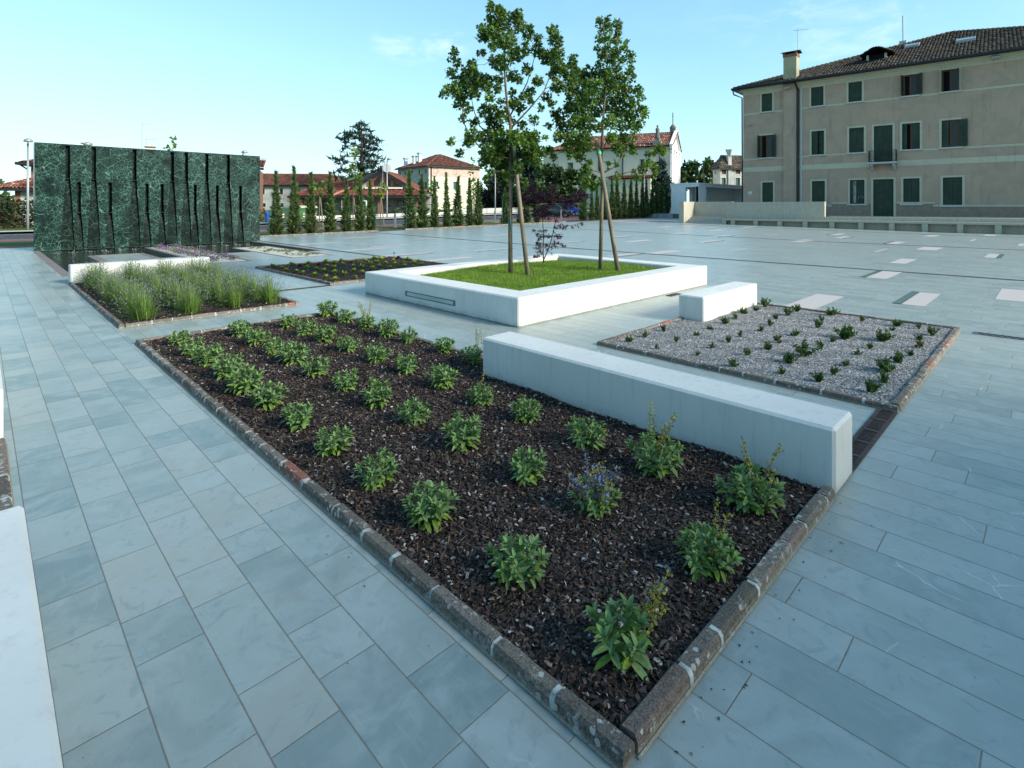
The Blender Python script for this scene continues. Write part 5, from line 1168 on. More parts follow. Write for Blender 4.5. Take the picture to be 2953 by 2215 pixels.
# ------------------------------------------------------------------ green marble fountain wall
def marble_wall():
    yw, zt, zb = 27.8, 4.22, -.3; t = thing("fountain_wall", "green veined marble fountain wall with tall dark slots above the water", "fountain wall", (5.7, yw, 0)); ox = 5.7
    def wx(zx): px = zx/2.765; r = (px-CX)/F_; dr = FW+RT*r; return dr[0]*yw/dr[1]
    tall = [wx(v) for v in (540, 748, 1072, 1373, 1485, 1648, 1820)]; short = [wx(v) for v in (630, 878, 1172, 1292, 1556, 1732, 1917)]
    x0, x1 = 1.535, 9.92; Z = [zb, .25, 1.0, 1.48, 2.72, 2.87, zt-.05, zt]
    def hw(kind, z):
        zf, w0, w1 = (2.85, .072, .23) if kind == 't' else (1.48, .062, .18); return w0 if z >= zf else w0+(w1-w0)*((zf-z)/(zf-zb))**.75
    sl = sorted([(x, 't') for x in tall]+[(x, 's') for x in short]); b = MB(); dep = .20
    for za, zc in zip(Z[:-1], Z[1:]):
        cur = [(x, k) for x, k in sl if zc < zt-.01 and (k == 't' or zc <= 2.73)]
        ea, ec = [x0], [x0]
        for x, k in cur: ea += [x-hw(k, za), x+hw(k, za)]; ec += [x-hw(k, zc), x+hw(k, zc)]
        ea.append(x1); ec.append(x1)
        for i in range(len(ea)-1):
            A, B, C_, D = (ea[i]-ox, 0, za), (ea[i+1]-ox, 0, za), (ec[i+1]-ox, 0, zc), (ec[i]-ox, 0, zc)
            if i % 2 == 0: b.quad(A, B, C_, D)
            else:                                            # slot: sloping back of the chute and its cheeks
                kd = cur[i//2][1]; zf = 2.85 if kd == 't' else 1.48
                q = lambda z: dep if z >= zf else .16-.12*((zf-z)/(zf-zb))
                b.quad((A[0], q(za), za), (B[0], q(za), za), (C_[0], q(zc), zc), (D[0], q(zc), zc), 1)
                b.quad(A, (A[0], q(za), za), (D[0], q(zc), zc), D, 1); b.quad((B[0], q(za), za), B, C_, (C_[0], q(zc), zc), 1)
    for x in short: w_ = hw('s', 2.72); b.quad((x-w_-ox, 0, 2.72), (x+w_-ox, 0, 2.72), (x+w_-ox, dep, 2.72), (x-w_-ox, dep, 2.72))
    X0, X1, T = x0-ox, x1-ox, .55
    b.quad((X0, T, zb), (X0, 0, zb), (X0, 0, zt), (X0, T, zt)); b.quad((X1, 0, zb), (X1, T, zb), (X1, T, zt), (X1, 0, zt)); b.quad((X1, T, zb), (X0, T, zb), (X0, T, zt), (X1, T, zt)); b.quad((X0, 0, zt), (X1, 0, zt), (X1, T, zt), (X0, T, zt))
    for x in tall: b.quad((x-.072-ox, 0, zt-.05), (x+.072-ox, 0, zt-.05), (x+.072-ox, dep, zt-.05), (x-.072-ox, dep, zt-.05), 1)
    b.build("wall", [MAT_MARBLE, MAT_DARKMARBLE], t)
    sp = MB()
    for x, k in sl:
        z = 2.85 if k == 't' else 1.48; sp.box(x-.055-ox, x+.055-ox, .06, .20, z-.03, z+.01)
    sp.build("water_lip", MAT_DARKMARBLE, t)
marble_wall()

# ------------------------------------------------------------------ unseen block added behind the viewer to shade the near beds
def shade_house():
    t = thing("added_shade_block", "unseen two storey stuccoed block added behind the viewer for its shade", "building", (-2, -17.6, 0)); b = MB(); hs = [(2+3.2*k, 3.2+3.2*k, z, z+1.7) for k in range(7) for z in (1.0, 4.3)]
    wall(b, (12, 6), (-1, 0), 26, 0, 7.2, hs, .2); b.quad((-14, 6, 0), (-14, -6, 0), (-14, -6, 7.2), (-14, 6, 7.2)); b.quad((12, -6, 0), (12, 6, 0), (12, 6, 7.2), (12, -6, 7.2)); b.quad((-14, -6, 0), (12, -6, 0), (12, -6, 7.2), (-14, -6, 7.2)); b.build("wall", MAT_CREAM, t)
    for a, c, z0, z1 in hs: w_ = MB().box(12-c, 12-a, 5.78, 5.86, z0, z1).build("window", MAT_PANE, t); MB().box(12-c-.1, 12-a+.1, 6.0, 6.06, z0-.12, z0).build("sill", MAT_STONE, w_)
    o = .6; A, B_, C_, D = (-14-o, -6-o, 7.2), (12+o, -6-o, 7.2), (12+o, 6+o, 7.2), (-14-o, 6+o, 7.2); a, c = (-8, 0, 9.4), (6, 0, 9.4)
    roof(t, [(A, B_, c, a), (C_, D, a, c), (D, A, a), (B_, C_, c)], .5, .6, OLD, MAT_TILE)
shade_house()

# ------------------------------------------------------------------ trees
def star(lobes, notch, k=5, droop=.12):
    pts = [(0, .42, .05)]; n = 2*k
    for i in range(n):
        a = -math.pi/2 + math.pi/k*.0 + 2*math.pi*(i+.5)/n; r = (lobes[min(i//2, k-1-i//2) % len(lobes)] if i % 2 == 0 else notch)
        pts.append((r*.55*math.cos(a), .42+r*.55*math.sin(a), -droop*r*r))
    return np.array(pts), np.array([(0, 1+i, 1+(i+1) % n) for i in range(n)])
MAPLE, MAPLEF = star((.62, .95, 1.05), .52)
ACER, ACERF = star((.7, 1.0, 1.15), .26, droop=.3)
TRI = np.array([(-.5, 0, 0), (.5, 0, 0), (0, 1, .1)]); TRIF = np.array([(0, 1, 2)])
def wobble(p, q, n=5, amt=.06):
    p, q = Vector(p), Vector(q); L = (q-p).length; o = []
    for i in range(n+1):
        s = i/n; o.append(p.lerp(q, s)+Vector(rng.normal(0, amt*L*math.sin(math.pi*s), 3)))
    return o
def pix3(px, py, d): x, y = at(px, d); return np.array((x, y, zat(py, d)))
def tree(name, label, cat, base, d, skel, blobs, leaf, lsize, cols, dens, tmpl, tf, trad, mat=None, spread=.45, bark=None, group=None, flat=1.0, up=.2, twig=True, zbase=None, dmix=None):
    """skel: list of (pixel polyline, start radius); blobs: leaf clumps (px, py, radius px); d: distance of the trunk"""
    bx, by = at(base[0], d); z0 = zat(base[1], d) if zbase is None else zbase; t = thing(name, label, cat, (bx, by, z0), 0, group); O = np.array((bx, by, z0)); k = d/F_
    m = MB(); nodes = []
    for i, (pl, r0) in enumerate(skel):
        dd = rng.normal(0, spread*.8) if i else 0; P = []
        for j, (px, py) in enumerate(pl):
            s = j/max(1, len(pl)-1); P.append(pix3(px, py, d+dd*s)-O)
        if i == 0: P[0] = np.array((0, 0, -.05))
        else:
            nn = np.array(nodes); P[0] = nn[np.argmin(np.linalg.norm(nn-P[0], axis=1))]
        rr = np.linspace(r0, max(.004, r0*.18), len(P)); m.tube(P, list(rr), 8); 
        for a, b in zip(P[:-1], P[1:]): nodes += [a+(b-a)*s for s in np.linspace(.15, 1, 5)]
    loc, C = [], []; nn = np.array(nodes)
    for (px, py, r) in blobs:
        dd = rng.normal(0, spread) if dmix is None else rng.uniform(-dmix, dmix); c = pix3(px, py, d+dd)-O; R_ = r*k
        n = max(3, int(dens*R_*R_)); q = rdir(n)*(rng.uniform(.15, 1, n)**.5)[:, None]*R_*np.array([1, 1, flat]); loc.append(c+q)
        C.append(cvar(n, cols[rng.integers(len(cols))], .3, .1))
        if twig:
            a = nn[np.argmin(np.linalg.norm((nn-c)*[1, 1, 1.3]+np.array([0, 0, .25*R_]), axis=1))]; m.tube(wobble(a, c, 4), [max(.0035, .010*min(1, R_/.15)), .0028], 4, cap=False)
            for _ in range(2): m.tube([a+(c-a)*.75, c+q[rng.integers(n)]], [.004, .002], 3, cap=False)
    m.build("trunk", bark or MAT_BARK, t, smooth=True)
    loc = np.concatenate(loc); C = np.concatenate(C); n = len(loc)
    dr = unit(rdir(n)+np.array([0, 0, up])); sz = lsize*rng.uniform(.6, 1.2, (n, 1))*np.array(leaf)
    np_mesh("crown", *scatter(tmpl, tf, loc, frames(dr, rdir(n)+np.array([0, 0, .8])), sz, C), mat or MAT_LEAF, t)
    return t
z1 = lambda L: [(1250+x/3.6075, y/3.6075) for x, y in L]; z2 = lambda L: [(1560+x/3.6075, 40+y/3.6075) for x, y in L]
def zb1(L): return [(1250+x/3.6075, y/3.6075, r*1.05/3.6075) for x, y, r in L]
def zb2(L): return [(1560+x/3.6075, 40+y/3.6075, r*1.05/3.6075) for x, y, r in L]
B1 = [(600,90,55),(590,190,45),(600,50,35),(700,130,60),(690,90,40),(720,230,100),(870,190,75),(880,140,40),(600,330,100),(520,380,55),(500,300,40),(480,400,30),(500,550,45),(900,280,65),(980,350,65),(1000,290,40),(1080,400,45),(620,480,60),(760,420,105),(850,560,90),(640,640,70),(720,660,90),(960,540,50),(960,460,40),(1080,520,65),(1240,330,65),(1270,430,75),(1290,550,75),(1180,600,90),(1300,680,80),(980,720,60),(820,790,70),(680,830,50),(660,920,45),(880,830,45),(1080,850,60),(1250,780,60),(1350,750,50),(1300,900,70),(1180,1000,50),(1000,950,50),(940,1000,45),(820,960,45),(1230,1080,40),(1120,1130,36),(1010,1050,40),(710,1060,40),(830,1080,70),(900,1120,60),(220,560,42),(205,530,25),(240,660,50),(180,620,30),(180,760,55),(400,700,60),(395,660,35),(380,800,105),(470,830,85),(280,850,80),(130,940,50),(100,1000,25),(230,940,75),(400,940,95),(560,900,60),(580,840,50),(580,1020,45),(290,1040,70),(350,1130,50),(240,1100,36),(310,1230,45),(420,1270,50),(540,1150,70),(620,1130,50),(600,1250,70),(700,1200,80),(650,1330,80),(800,1250,50),(1040,1250,45),(930,1300,50),(400,1420,80),(360,1480,55),(180,1480,42),(560,1430,100),(700,1450,110),(850,1430,90),(980,1440,90),(1050,1420,60),(270,1600,45),(560,1580,80),(700,1600,100),(850,1560,90),(1000,1550,90),(1100,1580,70),(620,1650,80),(900,1650,90),(1050,1660,70),(760,1690,90),(520,1690,55),(700,1760,70),(880,1750,60),(950,1900,40),(600,1790,40),(760,1830,45),(560,1850,30)]
t1 = tree("maple_tree", "taller staked maple on the left side of the white planter", "tree", (1472, 783), 11.26,
    [(z1([(800, 2825), (798, 2300), (806, 1800), (806, 1400), (800, 1290), (770, 1100), (752, 930), (738, 700), (735, 500), (715, 280), (610, 90)]), .047), (z1([(806, 1340), (900, 1235), (1000, 1130), (1150, 950), (1215, 780), (1285, 560), (1245, 330)]), .022), (z1([(790, 1210), (900, 1010), (975, 860), (1040, 640), (1070, 500)]), .018), (z1([(800, 1580), (640, 1480), (480, 1310), (430, 1180), (400, 1050), (395, 700)]), .02), (z1([(800, 1660), (550, 1590), (380, 1430), (310, 1260), (300, 1130), (225, 900), (205, 560)]), .018), (z1([(740, 560), (830, 360), (880, 170)]), .012), (z1([(745, 830), (640, 640), (560, 420)]), .01), (z1([(800, 1500), (950, 1420), (1080, 1460)]), .012)],
    zb1(B1), (1, 1, 1), .084, [(.075, .15, .022), (.058, .12, .020), (.10, .185, .024)], 6600, MAPLE, MAPLEF, .047, spread=.32, group="staked maples in the planter")
B2 = [(600,100,40),(615,50,25),(690,50,30),(690,100,45),(640,170,45),(720,170,36),(800,120,45),(790,90,25),(800,190,40),(600,270,45),(680,270,52),(780,270,50),(590,370,36),(680,390,60),(780,400,52),(860,360,44),(890,300,28),(930,430,44),(940,500,36),(920,600,44),(950,670,36),(640,450,44),(740,470,60),(840,480,44),(600,520,36),(780,560,52),(330,480,54),(320,560,62),(490,560,28),(400,640,72),(320,680,80),(480,660,70),(590,640,85),(680,620,75),(800,640,62),(860,690,45),(700,740,85),(560,760,85),(420,780,95),(300,800,62),(800,780,75),(900,780,65),(1010,800,55),(1040,870,42),(350,900,92),(500,880,95),(640,880,78),(780,890,85),(900,900,75),(970,950,55),(1060,1010,52),(1080,1060,36),(300,1000,75),(430,1020,95),(560,1020,85),(700,1000,58),(820,1020,85),(940,1060,75),(160,1050,62),(80,1170,36),(40,1290,28),(200,1120,65),(240,1220,75),(350,1140,85),(480,1150,85),(600,1180,56),(720,1130,75),(840,1160,75),(960,1180,65),(1030,1150,45),(170,1280,55),(320,1300,82),(450,1290,75),(280,1380,65),(420,1400,75),(300,1450,55),(500,1380,55),(740,1300,65),(860,1290,65),(950,1290,45),(800,1400,65),(930,1390,55),(960,1440,36),(840,1470,36),(400,1500,52),(500,1560,44),(470,1620,52),(700,1560,36),(780,1560,28),(1230,1410,52),(1270,1440,36),(1170,1440,44),(1120,1470,36),(1110,1560,44),(1180,1600,44),(1060,1620,52),(960,1640,28),(90,1420,44),(130,1490,36)]
lo2 = [(1560+x/5.027, 330+y/5.027, r/5.027) for x, y, r in [(760,920,52),(840,1000,62),(720,1030,80),(640,960,62),(700,880,50),(1100,880,36),(1120,930,36),(1390,900,45),(1430,960,28),(1660,880,36),(780,1060,50)]]
t2 = tree("maple_tree", "staked maple with a bright green tie, right side of the white planter", "tree", (1731, 772), 11.95,
    [(z2([(617, 2640), (630, 2100), (640, 1750), (625, 1500), (640, 1250), (655, 950), (685, 720), (690, 480), (660, 280), (650, 90)]), .045), (z2([(640, 1640), (480, 1600), (380, 1530), (250, 1400), (160, 1180)]), .016), (z2([(640, 1660), (780, 1590), (880, 1420), (960, 1260), (1050, 1020)]), .016), (z2([(640, 1690), (900, 1650), (1100, 1600), (1230, 1430)]), .012), (z2([(630, 1450), (730, 1200), (800, 1000), (900, 780), (920, 560), (930, 440)]), .014), (z2([(640, 1400), (520, 1250), (430, 1000), (330, 700), (330, 490)]), .016), (z2([(660, 900), (560, 760), (500, 580)]), .01), (z2([(688, 600), (780, 420), (800, 140)]), .010), (z2([(600, 1420), (450, 1310), (330, 1100), (240, 1050)]), .012), (z2([(-60, 1400), (150, 1190), (330, 900)]), .010)],
    zb2(B2)+lo2, (1, 1, 1), .082, [(.09, .17, .022), (.07, .14, .020), (.115, .205, .025)], 6600, MAPLE, MAPLEF, .045, spread=.34, group="staked maples in the planter")
for lab, bs, tp, d0, tie in (("slanting timber stake leaning on the taller left maple", (1522, 787), (1478, 398), 11.1, (.02, .16, .08)), ("slanting timber stake with a bright green band on the right maple", (1783, 778), (1721, 405), 11.6, (.03, .42, .16))):
    p, q = pix3(*bs, d0), pix3(*tp, d0+.12); p[2] = .30; t = thing("timber_stake", lab, "stake", tuple(p), 0, "slanting stakes beside the maples"); v = q-p
    MB().tube([(0, 0, 0), tuple(v*.5), tuple(v)], [.047, .044, .040], 10).build("post", MAT_STAKE, t, smooth=True); s = .92 if d0 < 11.3 else .905
    MB().tube([tuple(v*(s-.012)), tuple(v*(s+.012))], [.053, .053], 10, cap=False).build("tie_band", plain("tie_green", tie, .5, sc=5), t)
MB().tube([(.0, -.05, 1.10), (.05, -.02, 1.11), (.03, .045, 1.10), (-.045, .03, 1.11), (-.04, -.035, 1.10), (-.02, -.055, .85)], .008, 4).build("string", plain("blue_string", (.03, .22, .25), .7), t1)
MB().tube([(.06, -.06, 1.12), (.17, -.16, 1.30)], .010, 5).build("purple_tag", plain("purple_plastic", (.08, .03, .25), .5), t1)
# small red japanese maple
za = lambda L: [(1380+a/5.185, 480+b/5.185, r/5.185) for a, b, r in L]; zs = lambda L: [(1380+a/5.185, 480+b/5.185) for a, b in L]
AB = [(820,955,26),(910,965,28),(990,960,32),(880,1010,36),(930,1050,36),(1000,1035,40),(1060,1040,36),(900,1085,22),(880,1150,36),(920,1160,36),(1020,1165,40),(850,1215,22),(910,1210,28),(1080,1220,22),(1020,1230,32),(910,1260,28),(870,1280,18),(920,1275,22),(840,1340,28),(890,1335,22),(930,1330,14),(1140,1105,20),(1170,1045,40),(1230,1045,32),(1180,1025,28),(1130,1165,32),(1180,1150,32),(1240,1170,28),(1280,1195,22),(1150,1200,22),(1090,1290,14),(1150,910,28),(1220,900,36),(1290,905,44),(1400,900,26),(1480,880,18),(1540,845,30),(1135,985,20),(1160,820,28),(1220,860,12),
      (960,740,66),(900,650,84),(1000,600,74),(850,700,56),(800,540,84),(720,520,84),(650,480,74),(900,480,94),(820,420,84),(960,400,84),(780,340,72),(700,400,64),(1060,440,66),(1080,300,56),(1150,320,56),(1100,500,74),(1160,450,66),(1260,480,56),(1300,600,60),(1360,520,64),(1450,450,74),(1500,400,72),(1560,420,62),(1620,445,44),(1420,530,54),(1500,490,54),(880,780,36),(1040,780,28),(1000,690,64),(700,700,44),(740,740,28),(1060,700,54),(1100,570,64),(780,200,44),(830,260,54),(1290,690,44),(1380,690,28)]
tree("japanese_maple", "small dark red maple with two stems behind the staked maples", "tree", (1568, 757), 13.05,
     [(zs([(975, 1435), (965, 1290), (970, 1050), (960, 820), (930, 600), (900, 420)]), .016), (zs([(975, 1420), (1030, 1270), (1095, 1080), (1150, 830), (1220, 650), (1400, 480), (1600, 440)]), .014), (zs([(1150, 830), (1100, 560), (1080, 320)]), .009), (zs([(960, 800), (780, 560), (700, 420)]), .009), (zs([(1120, 960), (1290, 905), (1540, 845)]), .005)],
     za(AB), (1, 1, 1), .075, [(.045, .010, .028), (.032, .008, .022), (.060, .013, .030)], 6500, ACER, ACERF, .016, mat=tinted("red_maple_leaf", .5, .3, leaf=.25), spread=.22, bark=plain("dark_twig", (.03, .022, .022), .8), flat=.75, up=-.2)

# cypress row along the far edge
def cypress_parts(t, seed, h=4.0):
    g = np.random.default_rng(seed); n = 3000; f = g.uniform(0, 1, n)**1.15; prof = np.interp(f, [0, .05, .15, .3, .5, .7, .82, .92, 1], [.20, .28, .28, .22, .145, .085, .042, .018, .004])
    a = g.uniform(0, 6.28, n); bump = 1+.32*np.sin(f*26+seed)*np.sin(a*2+f*9) ; r = prof*bump*g.uniform(.25, 1.0, n)**.5*h/4
    loc = np.c_[r*np.cos(a), r*np.sin(a), .06+f*h*.93]; stray = g.random(n) < .13; d = unit(np.c_[np.cos(a)*(.75+.5*stray), np.sin(a)*(.75+.5*stray), 1.0+1.6*np.maximum(0, f-.6)]+g.normal(0, .48, (n, 3)))
    L = g.uniform(.09, .27, n)*(1.05-.35*f)*np.where(stray, 1.75, 1)
    C = cvar(n, (.045, .088, .027), .45, .12); q = g.random(n) < .3; C[q] = cvar(q.sum(), (.095, .135, .04), .3); q = (g.random(n) < .12) & (f < .25); C[q] = cvar(q.sum(), (.075, .058, .03), .3)
    np_mesh("foliage", *scatter(TRI, TRIF, loc, frames(d, rdir(n)), np.c_[L*.30, L, L], C), MAT_CYP, t)
    MB().tube([(0, 0, -.1), (.01, 0, h*.5), (0, 0, h*.97)], [.045, .03, .006], 6).build("trunk", MAT_BARK, t)
CY = [(796,486),(848,474),(897,490),(952,489),(999,508),(1038,503),(1071,511),(1183,484),(1219,495),(1253,502),(1290,491),(1320,504),(1355,508),(1379,510),(1457,538),(1500,555),(1518,530),(1548,528),(1681,520),(1706,540),(1723,528),(1746,514),(1766,512),(1780,512),(1799,508),(1819,510),(1836,512),(1853,510),(1865,514),(1880,519),(1893,524),(1907,521),(1923,529)]
def cypresses():
    pr = []
    for i, (px, top) in enumerate(CY):
        dr = FW+RT*((px-CX)/F_); d = 31.4/dr[1]; x, y = float(dr[0]*d), 31.4; z = tz(x, y); h = zat(top, d)-z
        grp = (f"slim cypress {ORD[i]} from the green marble wall" if i < 14 else f"slim cypress behind the maples, {ORD[i-14]} in the row's far part from the left")
        if len(pr) < 6: t = thing("cypress", grp, "cypress", (x, y, z), 0, "row of slim cypresses"); cypress_parts(t, 40+len(pr)); pr.append((t, kids(t))); t.scale = (h/4*.5+.5, h/4*.5+.5, h/4)
        else: p, ch = random.choice(pr); w_ = (h/4*.5+.5)*random.uniform(.78, 1.18); o = dup(p, (x, y, z), 0, (w_, w_, h/4), grp, src=ch); o.rotation_euler = (random.gauss(0, .022), random.gauss(0, .022), random.uniform(0, 6.28))
cypresses()
b = MB(); 
kb = MB(); stones(kb, (10.6, 30.5), (18.2, 30.5), (0, 1), .10, .09, (.45, .7)); kb.V = [(x, y, z+tz(x, y)) for x, y, z in kb.V]; 
stones(kb2 := MB(), (20.2, 30.5), (37, 30.5), (0, 1), .10, .09, (.45, .7)); kb2.V = [(x, y, z+tz(x, y)) for x, y, z in kb2.V]
tag(kb.build("stone_kerb", [MAT_KERB, MAT_STONE]), "stone kerb along the foot of the first seven cypresses by the wall", "kerb", "stone kerbs under the cypresses"); tag(kb2.build("stone_kerb", [MAT_KERB, MAT_STONE]), "long stone kerb under the cypresses right of the gap", "kerb", "stone kerbs under the cypresses")

# young street trees on the red pavement
def young(name_lab, px, y, blobs, cols, top, base=None, i=0):
    dr = FW+RT*((px-CX)/F_); d = y/dr[1]; x = dr[0]*d; z = tz(x, y); pb = YH+(H-z)*F_/d
    t = tree("young_tree", name_lab, "tree", (px, pb), d, [([(px, pb), (px, pb-60), (px, top+8)], .05)], blobs, (1, 1, 1), .20, cols, 190, LEAF, LEAFF, .05, spread=.3, group="young street trees beyond the cypresses", twig=True)
    MB().tube([(.22, -.15, 0), (.05, -.03, 2.2)], [.045, .04], 7).build("stake", MAT_STAKE, t)
BR = [(.12, .20, .02), (.09, .165, .02), (.15, .23, .03)]
young("young street tree with two round leaf clumps, left of the villa porch", 921, 37.3, [(912, 530, 9), (908, 545, 8), (918, 540, 8), (935, 535, 11), (928, 552, 9), (940, 545, 8), (914, 557, 6), (925, 562, 6)], BR, 530)
young("tall thin young street tree with bright leaves before the villa", 1018, 37.3, [(1020, 432, 10), (1028, 440, 8), (1012, 442, 8), (1020, 452, 8), (1024, 462, 7), (1014, 480, 8), (1022, 490, 12), (1010, 495, 9), (1032, 500, 10), (1036, 515, 12), (1024, 512, 10), (1040, 530, 10), (1030, 545, 10), (1010, 520, 8), (1044, 548, 7)], BR, 432)
young("young street tree with a small round crown before the villa gable", 1097, 37.3, [(1094, 542, 10), (1108, 540, 9), (1088, 555, 8), (1100, 556, 10), (1112, 548, 7), (1116, 540, 5), (1098, 564, 6)], BR, 540)
young("young street tree with bright round crown before the cream house", 1244, 37.3, [(1242, 530, 9), (1250, 540, 10), (1240, 552, 10), (1256, 552, 10), (1262, 545, 7), (1246, 562, 8), (1236, 545, 7)], BR, 528)
young("bushy young street tree with bright leaves right of the cream house", 1366, 37.3, [(1362, 520, 10), (1370, 535, 11), (1380, 530, 9), (1360, 545, 10), (1375, 552, 11), (1385, 545, 8), (1366, 565, 8), (1355, 500, 8), (1358, 480, 8), (1362, 460, 7), (1350, 555, 6)], BR, 455)
young("tall young tree whose top shows over the green marble wall", 496, 37.3, [(500, 398, 6), (503, 404, 7), (498, 412, 7), (504, 418, 6), (500, 428, 7), (478, 424, 8), (484, 430, 7), (490, 440, 10), (500, 445, 10), (486, 455, 10)], BR, 398)

# background trees
def zcs(L): return [(900+x/7.213, 330+y/7.213) for x, y in L]
def zc(L): return [(900+x/7.213, 330+y/7.213, r/7.213) for x, y, r in L]
CB = [(1020,190,50),(950,230,55),(860,250,32),(800,262,20),(1100,230,50),(1000,310,80),(1120,310,60),(1200,350,42),(930,380,60),(800,390,66),(680,380,42),(610,385,24),(1040,420,75),(760,440,60),(640,500,58),(560,500,40),(510,490,22),(720,480,58),(900,480,58),(1050,520,95),(1180,450,52),(1250,490,70),(1350,530,58),(1430,545,30),(1150,560,72),(1250,600,68),(1330,620,50),(700,600,40),(680,560,32),(1060,660,85),(1200,700,68),(1300,720,68),(1410,740,36),(640,730,32),(590,770,28),(700,680,48),(860,620,56),(950,720,60),(1080,800,95),(1200,850,80),(1300,860,58),(1380,900,42),(1460,950,42),(620,870,40),(700,850,40),(1040,920,85),(1180,980,95),(1300,1000,70),(360,910,30),(430,920,36),(520,930,48),(600,950,48),(680,1000,58),(560,1020,40),(500,980,30),(1000,1050,85),(1120,1080,95),(1250,1080,75),(1500,1080,42),(1480,1150,42),(640,1150,60),(560,1180,50),(480,1210,40),(700,1180,50),(1000,1130,75),(850,1100,40),(800,1180,40),(600,1300,60),(700,1350,80),(850,1300,90),(1000,1300,100),(1150,1250,100),(1300,1200,80),(1400,1150,60),(1480,1260,60),(500,1310,50),(1400,1330,80),(1200,1400,100),(1000,1450,100),(800,1450,90),(620,1430,60)]
CEDC = [(.026, .052, .042), (.020, .042, .036), (.034, .062, .050)]
tree("cedar", "large dark cedar with layered branches behind the villa", "tree", (1042, 628), 88, [(zcs([(1020, 2100), (1030, 1100), (1030, 700), (1025, 170)]), .42)]+[(zcs([(1030, a), (x, b)]), .12) for a, x, b in ((1000, 400, 910), (700, 560, 500), (560, 700, 390), (700, 1400, 550), (800, 1400, 740), (1000, 1480, 960), (1100, 560, 1180), (480, 1180, 330), (620, 720, 690), (900, 640, 880))], zc(CB), (.34, 1, 1), .85, CEDC, 150, TRI, TRIF, .4, mat=MAT_CYP, spread=1.6, flat=.45, up=-.1, bark=plain("dark_bark", (.035, .03, .025), .9), twig=False)
def conifer(label, px, top, base, hw, d, cols=CEDC, dens=150, name="conifer"):
    bl = []
    for k in range(46):
        f = random.uniform(0, 1)**.8; y = top+(base-top)*f; w_ = hw*(.10+.95*f**.8); bl.append((px+random.uniform(-w_, w_), y, 5+.16*hw))
    bl += [(px, top+(base-top)*s, hw*(.10+.55*s)) for s in np.linspace(.02, 1, 12)]
    return tree(name, label, "tree", (px, base), d, [([(px, base+12), (px, (top+base)/2), (px, top)], .22)], bl, (.4, 1, 1), .9, cols, dens, TRI, TRIF, .2, mat=MAT_CYP, spread=hw*d/F_*.45, flat=.7, up=.1, bark=plain("dark_bark", (.035, .03, .025), .9), twig=False)
conifer("tall dark conifer behind the left maple's crown", 1522, 385, 615, 52, 80)
conifer("dark conifer left of the tallest one, behind the left maple", 1442, 398, 618, 50, 82)
conifer("dark spruce beside the right front of the church", 1905, 463, 606, 32, 80)
DEC = [(.038, .075, .022), (.028, .058, .018), (.05, .09, .026)]
def bushy(label, px, top, base, hw, d, cols=DEC, dens=75, ls=.62, name="leafy_tree", trunk=True, n=34):
    bl = [(px+random.uniform(-hw, hw)*math.sqrt(max(.05, 1-(2*f-1)**2*.75)), top+(base-top)*f, hw*random.uniform(.24, .42)) for f in np.linspace(.06, .94, n)]
    return tree(name, label, "tree" if trunk else "shrub", (px, base), d, [([(px, base+10), (px, (top+base)/2)], .2 if trunk else .05)], bl, (.7, 1, 1), ls, cols, dens, LEAF, LEAFF, .2, mat=MAT_SAGE, spread=hw*d/F_*.45, twig=False)
bushy("broad leafy tree between the dark conifer and the church", 1585, 478, 612, 44, 74, n=46); bushy("low leafy tree behind the red maple crown", 1545, 530, 616, 40, 72, n=40); bushy("leafy tree in front of the church side wall", 1648, 490, 608, 36, 74)
bushy("dark reddish tree right of the cream house", 1408, 520, 618, 30, 76, [(.035, .03, .022), (.025, .04, .018)]); bushy("green tree low behind the left maple trunk", 1482, 500, 615, 32, 73)
bushy("leafy tree right of the church front", 1992, 470, 545, 28, 112, dens=40, ls=.9); bushy("paler leafy tree behind the pavilion by the palazzo", 2040, 462, 545, 24, 112, [(.06, .11, .03), (.05, .09, .03)], dens=40, ls=.9); bushy("small round tree beside the church corner", 1966, 490, 545, 14, 108, dens=40, ls=.9)
bushy("dark tree at the left edge behind the brick house", 16, 560, 650, 22, 62); bushy("tree in the dark gap under the porch roof at left", 38, 575, 650, 16, 66); bushy("spiky tree top at the far left edge", -6, 520, 640, 16, 58)
for i, (px, tp, w_, red) in enumerate(((748, 606, 9, 0), (766, 608, 8, 1), (930, 603, 10, 0), (948, 606, 8, 0), (980, 602, 12, 1), (1058, 606, 9, 1), (1120, 596, 12, 1), (1142, 600, 10, 0), (1165, 598, 12, 1), (1205, 600, 10, 0), (1228, 600, 12, 1), (1265, 600, 14, 1), (1300, 600, 14, 0), (1338, 602, 14, 1))):
    dr = FW+RT*((px-CX)/F_); d = 51.5/dr[1]; z = tz(dr[0]*d, 51.5); pb = YH+(H-z)*F_/d
    bushy(f"{'reddish' if red else 'dark green'} garden shrub {ORD[i]} from the left along the villa garden", px, tp, pb+3, w_, d, [(.05, .032, .022), (.045, .06, .022)] if red else DEC, 34, .26, "garden_shrub", False, 14)
def hedge():
    t = thing("hedge", "dense dark hedge across the road left of the green marble wall", "hedge", (-1, 53.5, 0)); n = 15000; p = np.c_[rng.uniform(-14, 11, n), rng.uniform(-.7, .7, n), rng.uniform(0, 2.1, n)*(1+.06*np.sin(rng.uniform(0, 6, n)))]
    C = cvar(n, (.028, .045, .018), .45); q = rng.random(n) < .2; C[q] = cvar(q.sum(), (.06, .03, .025), .3); np_mesh("foliage", *scatter(LEAF, LEAFF, p, frames(rdir(n), rdir(n)), rng.uniform(.12, .26, (n, 1))*np.array([.6, 1, 1]), C), MAT_SAGE, t)
    m = MB()
    for x in np.arange(-13, 11, 1.6): m.tube([(x, 0, -.2), (x, 0, 1.6)], .04, 5)
    m.build("stem", MAT_BARK, t)
hedge()

